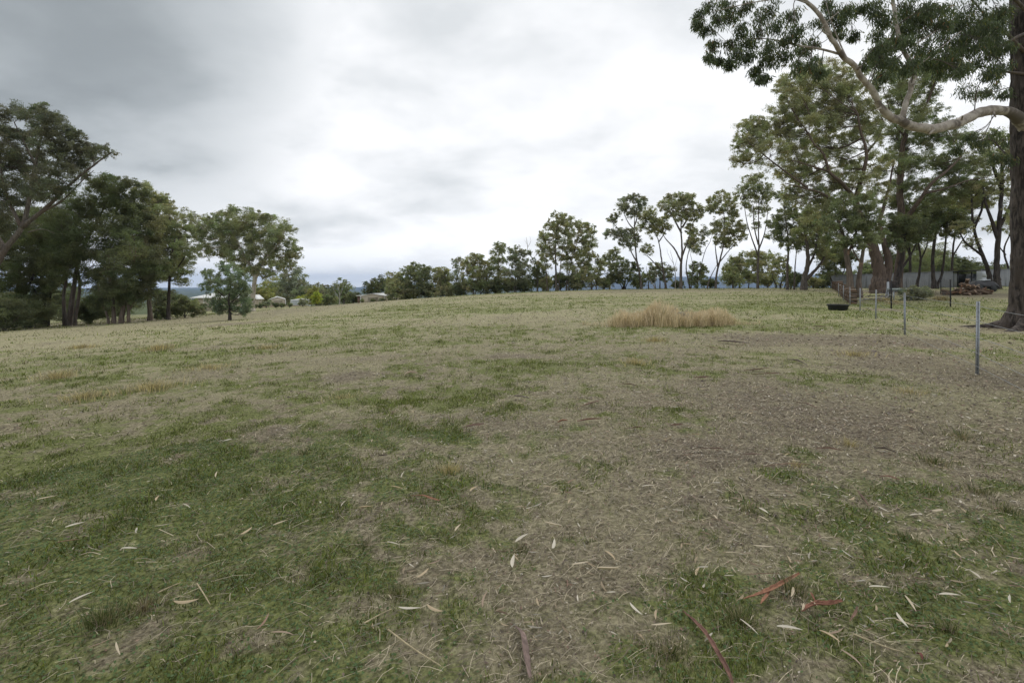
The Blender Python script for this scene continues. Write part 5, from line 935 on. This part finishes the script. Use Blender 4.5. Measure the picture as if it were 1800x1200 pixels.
bark_strip('long dark red-brown stick-like bark running off the bottom edge of the photo', [(1200, 1082), (1222, 1106), (1243, 1133), (1262, 1163), (1280, 1196), (1290, 1220)], .022, (.19, .105, .08), 1.2)
bark_strip('broad grey-brown ragged piece of bark at the bottom centre', [(906, 1112), (918, 1135), (924, 1165), (932, 1205)], .040, (.20, .145, .125), .8)
bark_strip('orange-brown strip of bark left of the centre foreground', [(721, 879), (742, 880), (757, 884), (773, 887)], .022, (.30, .16, .10))
bark_strip('thin curved red-brown bark sliver in the centre foreground', [(850, 973), (872, 977), (898, 977)], .007, BRN)
bark_strip('tapering brown bark piece on the right, beside a dark strip pointing down', [(1548, 843), (1562, 845), (1582, 850)], .022, (.24, .14, .10))
bark_strip('dark split bark piece pointing down toward the right foreground', [(1507, 871), (1515, 882), (1527, 896)], .022, (.17, .11, .085), 1.2)
bark_strip('long thin reddish twig of bark by the bare dirt patch on the right', [(1333, 829), (1360, 823), (1392, 820), (1424, 823)], .010, (.26, .14, .10))
bark_strip('thin brown stick above the forked orange-red bark', [(1304, 1019), (1335, 1018), (1370, 1017)], .007, BRN)
bark_strip('dark lump of bark at the far right edge of the foreground', [(1612, 1160), (1618, 1166), (1622, 1172)], .016, (.15, .055, .045))
BG = 'bark strips scattered over the right half of the field'
mids = [((1262, 602), (1288, 605), (1317, 606), .07, GRY, 'largest of them, grey, on the brown patch near the fence'), ((1308, 655), (1335, 654), (1352, 651), .035, BRN, 'dark one left of the crossed pair'), ((1322, 662), (1350, 662), (1372, 660), .03, BRN, 'lower one of the crossed pair'), ((1383, 636), (1402, 640), (1418, 645), .05, GRY, 'grey one slanting down to the right, above the crossed pair'),
        ((1536, 797), (1555, 799), (1575, 803), .03, (.12, .09, .075), 'very dark one on the right below the fence line'), ((1435, 795), (1458, 797), (1478, 799), .02, BRN, 'thin one left of the very dark one'), ((1400, 713), (1418, 717), (1436, 723), .02, BRN, 'small slanting one in the brown middle patch'), ((1020, 721), (1038, 716), (1053, 711), .036, (.28, .19, .14), 'pale brown one rising to the right, centre of the field'),
        ((1015, 747), (1035, 746), (1057, 743), .032, (.25, .13, .10), 'flat reddish one below the pale brown one'), ((815, 758), (832, 756), (851, 752), .034, (.24, .16, .12), 'one left of centre with a grey stick beside it'), ((903, 702), (915, 704), (930, 705), .032, GRY, 'grey splintered one left of the pale brown one'), ((712, 663), (722, 660), (733, 660), .06, TAN, 'pale tan chunk farthest to the left'),
        ((980, 749), (988, 748), (997, 746), .035, RED, 'small red-brown one left of the flat reddish one'), ((1100, 760), (1118, 759), (1130, 756), .02, BRN, 'thin dark one right of the flat reddish one'), ((1218, 668), (1232, 669), (1246, 667), .04, BRN, 'dark one left of the dark one by the crossed pair'), ((1178, 754), (1188, 755), (1200, 753), .024, BRN, 'short one in the middle right'),
        ((665, 809), (673, 810), (680, 808), .024, (.12, .09, .07), 'short dark one on the green patch left of centre'), ((1092, 679), (1108, 681), (1126, 684), .025, BRN, 'thin one near the brown centre'), ((1230, 795), (1262, 797), (1272, 800), .02, (.2, .13, .1), 'long thin one above the dirt patch'), ((1302, 807), (1322, 807), (1340, 806), .015, (.2, .13, .1), 'thin one above the reddish twig'),
        ((1515, 596), (1525, 599), (1533, 600), .04, TAN, 'pale one near the second fence post'), ((1528, 620), (1536, 622), (1545, 623), .05, GRY, 'grey one near the foot of the first fence post'), ((1430, 575), (1442, 577), (1452, 576), .05, BRN, 'farthest one, dark, below the feed tub'), ((1236, 610), (1250, 613), (1262, 616), .03, BRN, 'low dark one left of the largest')]
for a, c, d, w, col, lb in mids: o = bark_strip('strip of fallen bark: ' + lb, [a, c, d], w * 1.35, tuple(q * .85 for q in col), lift=.03); o['group'] = BG
bark_strip('short grey stick beside the brown bark strip left of centre', [(805, 760), (818, 760), (830, 760)], .012, GRY, name='stick')['category'] = 'stick'
for lab, pts in [('straight straw-coloured stick slanting up to the right in the left foreground', [(277, 1052), (297, 1044), (318, 1035)]), ('straight straw-coloured stick slanting down to the right in the left foreground', [(346, 1036), (357, 1054), (369, 1073)]), ('long dry stem lying diagonally in the bottom left centre', [(682, 1118), (728, 1152), (775, 1183)]),
                 ('long thin dry stem crossing rolled bark right of centre', [(1500, 1125), (1560, 1150), (1590, 1160)]), ('pale stem in the left of the centre foreground', [(640, 1108), (668, 1092), (688, 1083)])]:
    P = [hit(*q) + np.array([0, 0, .026]) for q in pts]; b = MB(); c = curve_pts([(*q, .0032) for q in P], 4); b.tube(c[:, :3], np.linspace(.0036, .0022, len(c)), 5, c=(.42, .35, .22)); tag(b.build('stick', M_WOOD, None, True), lab, 'stick')

def leaf_mesh(i):
    b = MB(); n = 9; L = 1.0; w = .055 + .045 * RS.rand(); bend = (.10 + .30 * RS.rand()) * (1 if i % 2 else -1); curl = .10 + .35 * RS.rand(); V = []
    for k in range(n):
        t = k / (n - 1); hw = w * math.sin(math.pi * min(1, t * .93 + .04)) ** .7 * (1.15 - .5 * t); x = t - .5; y = bend * (x * x - .25); z = curl * .5 * (x + .1) ** 2
        for s_ in (-1, 0, 1): V.append((x, y + s_ * hw, z + abs(s_) * hw * (.7 + .6 * curl)))
    q = np.arange(n - 1)[:, None] * 3; j = np.arange(2)[None, :]; f = np.stack([q + j, q + 3 + j, q + 4 + j, q + 1 + j], -1).reshape(-1, 4)
    cols = [(.52, .44, .32), (.42, .33, .22), (.58, .53, .44), (.33, .245, .18), (.47, .37, .24), (.38, .35, .28), (.27, .17, .12), (.50, .45, .36)]; b.add(V, f, np.array(cols[i % 8])); return b
LT = [leaf_mesh(i) for i in range(16)]; LEAFME = []
for t in LT: o = t.build('fallen_leaf', M_DRY); LEAFME.append(o.data); bpy.data.objects.remove(o)
NAMED = [(903,997,80),(1070,1012,2),(743,1020,40),(692,970,-15),(720,1083,2),(765,1087,-20),(853,1068,70),(1163,1113,2),(973,970,80),(972,932,-5),(643,900,3),(708,845,60),(1118,1087,-60),(1072,987,-30),(763,997,20),(1020,1005,20),(917,955,30),(805,940,55),(697,865,-5),(1005,854,20),(1140,863,5),(833,870,30),
 (1367,943,-60),(1343,922,-40),(1342,907,-40),(1257,918,-60),(1227,1018,70),(1317,1118,-35),(1388,1122,-20),(1458,1137,-25),(1497,1173,-45),(1600,1075,-55),(1547,1047,2),(1648,907,8),(1697,962,15),(1608,915,10),(1670,1060,3),(1497,888,30),(1467,1123,15),(1343,975,-5),(1587,1110,-50),
 (82,885,20),(277,885,50),(328,900,-20),(143,1065,20),(328,1069,5),(178,1147,25),(208,1162,-70),(132,935,20),(493,928,20),(433,945,30),(288,934,2),(227,975,3),(120,961,4),(497,1130,2),(380,842,70),(462,1107,50)]
nl = 0
def put_leaf(p, ang, L, k):
    global nl
    o = bpy.data.objects.new('fallen_leaf', LEAFME[k]); COL.objects.link(o); o.location = (p[0], p[1], p[2] + .028 + .012 * RS.rand()); o.rotation_euler = ((RS.rand() - .5) * .5 + (math.pi if RS.rand() < .4 else 0), (RS.rand() - .5) * .25, ang); o.scale = (L, L, L)
    if o.rotation_euler[0] > 2: o.location.z += .012
    c_ = ('tan', 'light brown', 'creamy white', 'brown', 'golden tan', 'grey', 'reddish brown', 'pale')[k % 8]; tag(o, ('long narrow ' if L > .085 else 'small ') + c_ + ' dry gum leaf lying on the grass in the foreground', 'leaf', 'dry gum leaves fallen over the foreground'); nl += 1
for i, (px, py, a) in enumerate(NAMED):
    e = np.array([math.cos(math.radians(a)), -math.sin(math.radians(a))]) * 8; p = hit(px, py); d = hit(px + e[0], py + e[1]) - hit(px - e[0], py - e[1]); put_leaf(p, math.atan2(d[1], d[0]), .08 + .03 * RS.rand() if i not in (0, 1, 33) else .12, [2, 0, 4, 7, 10, 12, 3, 8][i % 8] if i not in (19, 53, 56) else 6)
def litter_mask(x, y):
    px = CX + FPX * x / np.maximum(y, .5); g, s = masks(x, y)
    return np.clip(.22 + .55 * np.clip((px - 500) / 900, 0, 1) + .5 * s - .25 * g + 1.3 * (fbm(x * 1.1, y * 1.1, 61, 3) - .5), .03, 1) * np.clip((x + .25 * y + 2.0) / 4 + .35, .12, 1)
while nl < 300:
    D = 1.7 + 5.2 * RS.rand() ** .7; x = (RS.rand() * 2.3 - 1.15) * D
    if RS.rand() < litter_mask(np.array([x]), np.array([D]))[0]: put_leaf(np.array([x, D, float(tz(x, D))]), RS.rand() * 6.28, .04 + .045 * RS.rand(), RS.randint(16))
def leaf_litter():
    b = MB(); N = 34000; D = np.exp(RS.rand(N) * math.log(48 / 2.0)) * 2.0; x = (RS.rand(N) * 2.5 - 1.25) * D; keep = RS.rand(N) < litter_mask(x, D) * np.where(D < 4, .4, np.where(D < 6, .7, 1.0)) * np.where((x < -30), 0, 1); x, D = x[keep], D[keep]; z = tz(x, D) + .014; var = RS.randint(16, size=len(x))
    for k in range(16):
        m = var == k; n = m.sum(); T = np.vstack(LT[k].v); C = np.vstack(LT[k].c)[0]; a = RS.rand(n) * 6.28; L = (.025 + .045 * RS.rand(n) ** 1.6) * np.maximum(1, D[m] * .045); fl = np.where(RS.rand(n) < .5, -1.0, 1.0)
        X = T[None, :, 0] * L[:, None]; Y = T[None, :, 1] * L[:, None] * fl[:, None] * np.maximum(1, .12 * D[m])[:, None] ** .4; Z = (T[None, :, 2] * fl[:, None] + (fl[:, None] < 0) * .12) * L[:, None] + X * (RS.rand(n, 1) - .5) * .4
        v = np.stack([x[m][:, None] + X * np.cos(a)[:, None] - Y * np.sin(a)[:, None], D[m][:, None] + X * np.sin(a)[:, None] + Y * np.cos(a)[:, None], z[m][:, None] + Z], -1); f = LT[k].f[0]
        c = np.repeat(C[None] * (.40 + .6 * RS.rand(n, 1)), len(T), 0); b.add(v.reshape(-1, 3), (np.arange(n)[:, None, None] * len(T) + f[None]).reshape(-1, 4), c)
    for (r0, r1, N, sz) in [(1.2, 3.5, 40000, .0042), (3.5, 7, 60000, .0068), (7, 14, 44000, .013), (14, 30, 36000, .026)]:      # crumbs of bark, leaf and twig
        r = np.sqrt(r0 * r0 + RS.rand(N) * (r1 * r1 - r0 * r0)); t = (RS.rand(N) * 2 - 1); x, y = r * np.sin(t), r * np.cos(t); g, s = masks(x, y); q = np.clip(1.0 - 1.1 * g + .35 * s, .10, 1) * (.25 + .75 * litter_mask(x, y)); k = RS.rand(N) < q; x, y = x[k], y[k]; n = len(x)
        z = tz(x, y) + .003 + .014 * RS.rand(n); a = RS.rand(n) * 6.28; l = sz * (.6 + 1.6 * RS.rand(n) ** 2); w = l * (.3 + .5 * RS.rand(n)); t1, t2 = (RS.rand(n) - .5) * l * .8, (RS.rand(n) - .5) * w * .8; ux, uy, vx, vy = np.cos(a) * l, np.sin(a) * l, -np.sin(a) * w, np.cos(a) * w
        v = np.stack([np.stack([x - ux, y - uy, z - t1], -1), np.stack([x - vx, y - vy, z - t2], -1), np.stack([x + ux, y + uy, z + t1], -1), np.stack([x + vx, y + vy, z + t2], -1)], 1).reshape(-1, 3)
        pal = np.array([(.42, .36, .27), (.48, .43, .35), (.25, .18, .13), (.10, .07, .055), (.07, .052, .042), (.20, .125, .09), (.16, .12, .09)]); c = pal[RS.randint(7, size=n)] * (.7 + .5 * RS.rand(n, 1)); b.add(v, np.arange(n * 4).reshape(-1, 4), np.repeat(c, 4, 0))
    tag(b.build('leaf_litter', M_DRY), 'dry gum leaves and bark chips strewn over the grass beyond the foreground', 'leaf litter', kind='stuff')
leaf_litter()

# ------------------------------------------------------------------ grass
def blades(b, x, y, h, w, col, lean=.5, base=0.0, segs=2, az=None):
    n = len(x); z = tz(x, y) - .004 + base; a = RS.rand(n) * 6.28 if az is None else az; ln = lean * (.3 + RS.rand(n)) * h; fa = RS.rand(n) * 6.28
    if segs == 2: fa = np.where(RS.rand(n) < .5, RS.rand(n) * 6.28, RS.normal(size=n) * .6)
    dx, dy = np.cos(a) * ln, np.sin(a) * ln; wx, wy = np.cos(fa) * w / 2, np.sin(fa) * w / 2; P = lambda px, py, pz: np.stack([px, py, pz], -1)
    if segs == 2:
        hh = np.sqrt(np.maximum(h * h - ln * ln * .5, h * h * .1)); v = np.stack([P(x - wx, y - wy, z), P(x + wx, y + wy, z), P(x + dx * .35 + wx * .8, y + dy * .35 + wy * .8, z + hh * .6), P(x + dx * .35 - wx * .8, y + dy * .35 - wy * .8, z + hh * .6), P(x + dx, y + dy, z + hh * .95)], 1).reshape(-1, 3)
        o = np.arange(n)[:, None] * 5; b.add(v, [o + np.array([0, 1, 2, 3]), o + np.array([3, 2, 4])], np.repeat(col, 5, 0))
    else:
        v = np.stack([P(x - wx, y - wy, z), P(x + wx, y + wy, z), P(x + dx, y + dy, z + h)], 1).reshape(-1, 3); b.add(v, np.arange(n)[:, None] * 3 + np.array([0, 1, 2]), np.repeat(col, 3, 0))
def band(r0, r1, n, half=1.0):
    r = np.sqrt(r0 * r0 + RS.rand(n) * (r1 * r1 - r0 * r0)); t = (RS.rand(n) * 2 - 1) * half; return r * np.sin(t), r * np.cos(t)
def grass():
    b = MB(); dry = MB()
    for (r0, r1, n, h0, h1, w, segs) in [(1.2, 3.4, 90000, .012, .042, .0036, 2), (3.4, 6.5, 130000, .014, .045, .0056, 2), (6.5, 12, 150000, .018, .050, .0095, 3), (12, 22, 140000, .025, .070, .016, 3), (22, 45, 130000, .035, .10, .030, 3), (45, 92, 100000, .05, .14, .06, 3)]:
        x, y = band(r0, r1, n)
        if r0 > 6: m_ = n // 7; q_ = np.repeat(RS.permutation(n)[:m_], 7)[:n]; sp_ = .014 * r0 ** .85; x, y = x[q_] + RS.normal(size=len(q_)) * sp_ * .6, y[q_] + RS.normal(size=len(q_)) * sp_ * .6; n = len(x)
        g, s = masks(x, y); tuf = fbm(x * 3.2, y * 3.2, 81, 3); q = np.clip((g - .34) * 1.6, 0.06, 1) * (1 - .8 * s) * np.clip((tuf - .28) * 3.2, .10, 1); k = RS.rand(n) < q
        x, y, g, tuf = x[k], y[k], g[k], tuf[k]; n = len(x); h = (h0 + (h1 - h0) * RS.rand(n) ** 1.5) * (.55 + 1.3 * np.clip(tuf - .3, 0, .5) * 2)
        isg = RS.rand(n) < np.clip(.30 + .8 * g, 0, .92); cv = (.62 + .76 * vnoise(x * (30 / max(1, r0 * .6)), y * (30 / max(1, r0 * .6)), 83))[:, None]; nr_ = np.clip((y - 3) / 16, 0, 1)[:, None]; gr = (.92 + .10 * nr_) * (np.array((.120, .158, .034)) * (.35 + 1.15 * RS.rand(n, 1)) + np.array((.075, .055, .008)) * RS.rand(n, 1) ** 2) * cv; st = (.62 + .38 * nr_) * np.array((.46, .41, .27)) * (.25 + 1.1 * RS.rand(n, 1)) * cv  # near blades darkened in colour too, part dryness, part lens falloff
        blades(b, x, y, h, w * (.7 + .6 * RS.rand(n)), np.where(isg[:, None], gr, st), .8, segs=segs)
    # small broad leaves of clover and flatweed in the greenest parts
    x, y = band(1.2, 5.5, 120000); g, s = masks(x, y); k = RS.rand(len(x)) < np.clip((g - .5) * 2.0, 0, 1) * (1 - s); x, y = x[k], y[k]; n = len(x); z = tz(x, y) + .006 + .02 * RS.rand(n); r = .0035 + .0045 * RS.rand(n); a = RS.rand(n) * 6.28; t1, t2 = (RS.rand(n) - .5) * r * 1.2, (RS.rand(n) - .5) * r * 1.2
    ux, uy, vx, vy = np.cos(a) * r, np.sin(a) * r, -np.sin(a) * r * .8, np.cos(a) * r * .8
    v = np.stack([np.stack([x - ux, y - uy, z - t1], -1), np.stack([x - vx, y - vy, z - t2], -1), np.stack([x + ux, y + uy, z + t1], -1), np.stack([x + vx, y + vy, z + t2], -1)], 1).reshape(-1, 3)
    b.add(v, np.arange(n * 4).reshape(-1, 4), np.repeat(np.array((.075, .125, .038)) * (.7 + .6 * RS.rand(n, 1)), 4, 0))
    # longer tufts here and there
    T = [(180, 1095, 120, .10, .14, 'g'), (255, 1075, 50, .07, .10, 'b'), (700, 1048, 60, .07, .08, 'g'), (915, 970, 50, .05, .06, 'g'), (1395, 1040, 90, .10, .12, 'g'), (1300, 1095, 90, .10, .12, 'g'), (1180, 1150, 140, .2, .09, 'g'), (1670, 1110, 60, .07, .08, 'g'), (1590, 950, 60, .08, .09, 'g'), (1720, 868, 60, .12, .10, 'g'), (640, 960, 40, .1, .06, 'g'), (790, 830, 70, .12, .12, 's'), (1770, 900, 50, .1, .1, 'g'), (1320, 900, 60, .14, .07, 'g'), (1600, 690, 50, .3, .14, 's'), (1500, 625, 60, .4, .20, 's'), (1150, 600, 60, .3, .22, 's'), (1115, 640, 60, .3, .20, 's'),
         (270, 685, 160, .45, .22, 's'), (150, 700, 120, .4, .18, 's'), (100, 665, 90, .3, .25, 's'), (280, 615, 90, .4, .28, 's'), (145, 612, 80, .4, .22, 's'), (370, 648, 60, .5, .18, 's'), (1640, 815, 60, .15, .12, 'g'), (1690, 770, 60, .2, .12, 'g'), (470, 612, 60, .5, .15, 's'), (1555, 530, 120, .5, .45, 's'), (1572, 534, 80, .4, .4, 's'), (1655, 528, 160, .5, .5, 's'), (535, 800, 40, .12, .08, 'g'), (1495, 785, 30, .1, .16, 's'), (600, 700, 40, .3, .1, 's'), (1400, 820, 20, .06, .09, 's')]
    for px, py, n, r, h, kd in T:
        p = hit(px, py); n = n * 3; a = RS.rand(n) * 6.28; q = r * np.abs(RS.normal(size=n)) * .55; x, y = p[0] + q * np.cos(a), p[1] + q * np.sin(a); D = p[1]; hh = h * (.35 + .65 * RS.rand(n)); h = h * .8; hh = hh * .8; cg = {'g': (.095, .118, .040), 'b': (.16, .12, .08), 's': (.50, .42, .25)}[kd]
        cc = np.array(cg) * (.6 + .8 * RS.rand(n, 1)); mixm = RS.rand(n) < .38; cc[mixm] = np.array((.34, .29, .19)); blades(b, x, y, hh, max(.0022, .0010 * D) * (.7 + .6 * RS.rand(n)), cc, .55, segs=2, az=a + RS.normal(size=n) * .6)
    tag(b.build('grass', M_BLADE), 'short patchy green and straw-coloured pasture grass covering the field', 'grass', kind='stuff')
    # dead stems lying flat
    for (r0, r1, n, wd) in [(1.2, 3.2, 26000, .0020), (3.2, 6, 36000, .0034), (6, 11, 34000, .0062), (11, 20, 24000, .011)]:
        x, y = band(r0, r1, n); g, s = masks(x, y); k = RS.rand(n) < np.clip(1.15 - g, .22, 1) * (.35 + .65 * vnoise(x * 1.7, y * 1.7, 99)); x, y = x[k], y[k]; n = len(x); a = RS.rand(n) * 6.28; a = np.where(RS.rand(n) < .5, a, .55 + RS.normal(size=n) * .45); L = .02 + .11 * RS.rand(n) ** 2.2 + (.14 * RS.rand(n)) * (RS.rand(n) < .06)
        w = wd * (.6 + .8 * RS.rand(n)); z0 = .004 + .016 * RS.rand(n); z1 = .004 + .024 * RS.rand(n); bx = (RS.rand(n) - .5) * .3 * L; pts = []
        for t in (-.5, 0, .5):
            px = x + np.cos(a) * L * t - np.sin(a) * bx * (1 - 4 * t * t); py = y + np.sin(a) * L * t + np.cos(a) * bx * (1 - 4 * t * t); pz = tz(px, py) + z0 + (z1 - z0) * (t + .5) + .006 * (t == 0)
            for sgn in (-1, 1): pts.append(np.stack([px - np.sin(a) * w / 2 * sgn, py + np.cos(a) * w / 2 * sgn, pz], -1))
        v = np.stack(pts, 1).reshape(-1, 3); o = np.arange(n)[:, None] * 6; c = np.array((.54, .46, .33)) * (.20 + .85 * RS.rand(n, 1) ** 2.2); br = RS.rand(n) < .28; c[br] = np.array((.13, .095, .07)) * (.7 + .6 * RS.rand(br.sum(), 1))
        dry.add(v, [o + np.array([0, 1, 3, 2]), o + np.array([2, 3, 5, 4])], np.repeat(c, 6, 0))
    tag(dry.build('straw', M_DRY), 'dead grass stems lying flat among the short grass', 'straw', kind='stuff')
    # the stand of tall golden grass round the stump
    tg = MB(); n = 26000; px = 1180 + 124 * np.clip(RS.normal(size=n) * .55, -1.25, 1.25); D = 17.4 + 1.1 * (RS.rand(n) * 2 - 1) * np.sqrt(np.clip(1 - ((px - 1180) / 150) ** 2, .03, 1)) * (.6 + .6 * vnoise(px * .08, px * 0, 4)); x = X_(px, D); y = D; dens = fbm(x * 1.6, y * 1.6, 103, 3); k = RS.rand(n) < np.clip((dens - .30) * 4, .12, 1) * np.clip((1 - (np.abs(px - 1180) / 120)) * 3.5, .15, 1); x, y, px = x[k], y[k], px[k]; n = len(x)
    prof = .44 + .52 * np.exp(-((px - 1162) / 22) ** 2) + .16 * np.exp(-((px - 1262) / 26) ** 2) + .12 * np.exp(-((px - 1090) / 20) ** 2) - .25 * np.clip((np.abs(px - 1180) - 95) / 25, 0, 1)
    h = prof * (.35 + .72 * RS.rand(n) ** .8) * (.75 + .5 * fbm(x * 3, y * 3, 107, 2)); c = np.array((.78, .64, .42)) * (.50 + .65 * RS.rand(n, 1)); lo = RS.rand(n) < .22; c[lo] = np.array((.30, .24, .13)); blades(tg, x, y, h, .0065 * (.6 + .8 * RS.rand(n)), c, .5, segs=2)
    k = RS.rand(n) < .35; blades(tg, x[k], y[k], h[k] * .3, .022 * np.ones(k.sum()), np.array((.70, .58, .40)) * (.8 + .4 * RS.rand(k.sum(), 1)), .3, base=h[k] * .72, segs=3)
    tag(tg.build('tall_dry_grass', M_DRY), 'tall golden dry grass standing round the old stump in the field', 'dry grass', kind='stuff')
grass()

# ------------------------------------------------------------------ air
def haze():
    b = MB(); b.box(-13500, 13500, -13500, 13500, -80, 260); m = bpy.data.materials.new('haze'); m.use_nodes = True; N = NT(m.node_tree)
    v = N.n('ShaderNodeVolumePrincipled', i_Density=HAZE_D); v.inputs['Color'].default_value = (.50, .68, 1.0, 1); v.inputs['Anisotropy'].default_value = 0.2
    o = N.n('ShaderNodeOutputMaterial'); N.l(v.outputs[0], o.inputs['Volume']); h = b.build('haze', m); tag(h, 'thin bluish air between the field and the far hills', 'haze', kind='stuff'); h.display_type = 'WIRE'
HAZE_D = 8e-5
haze()
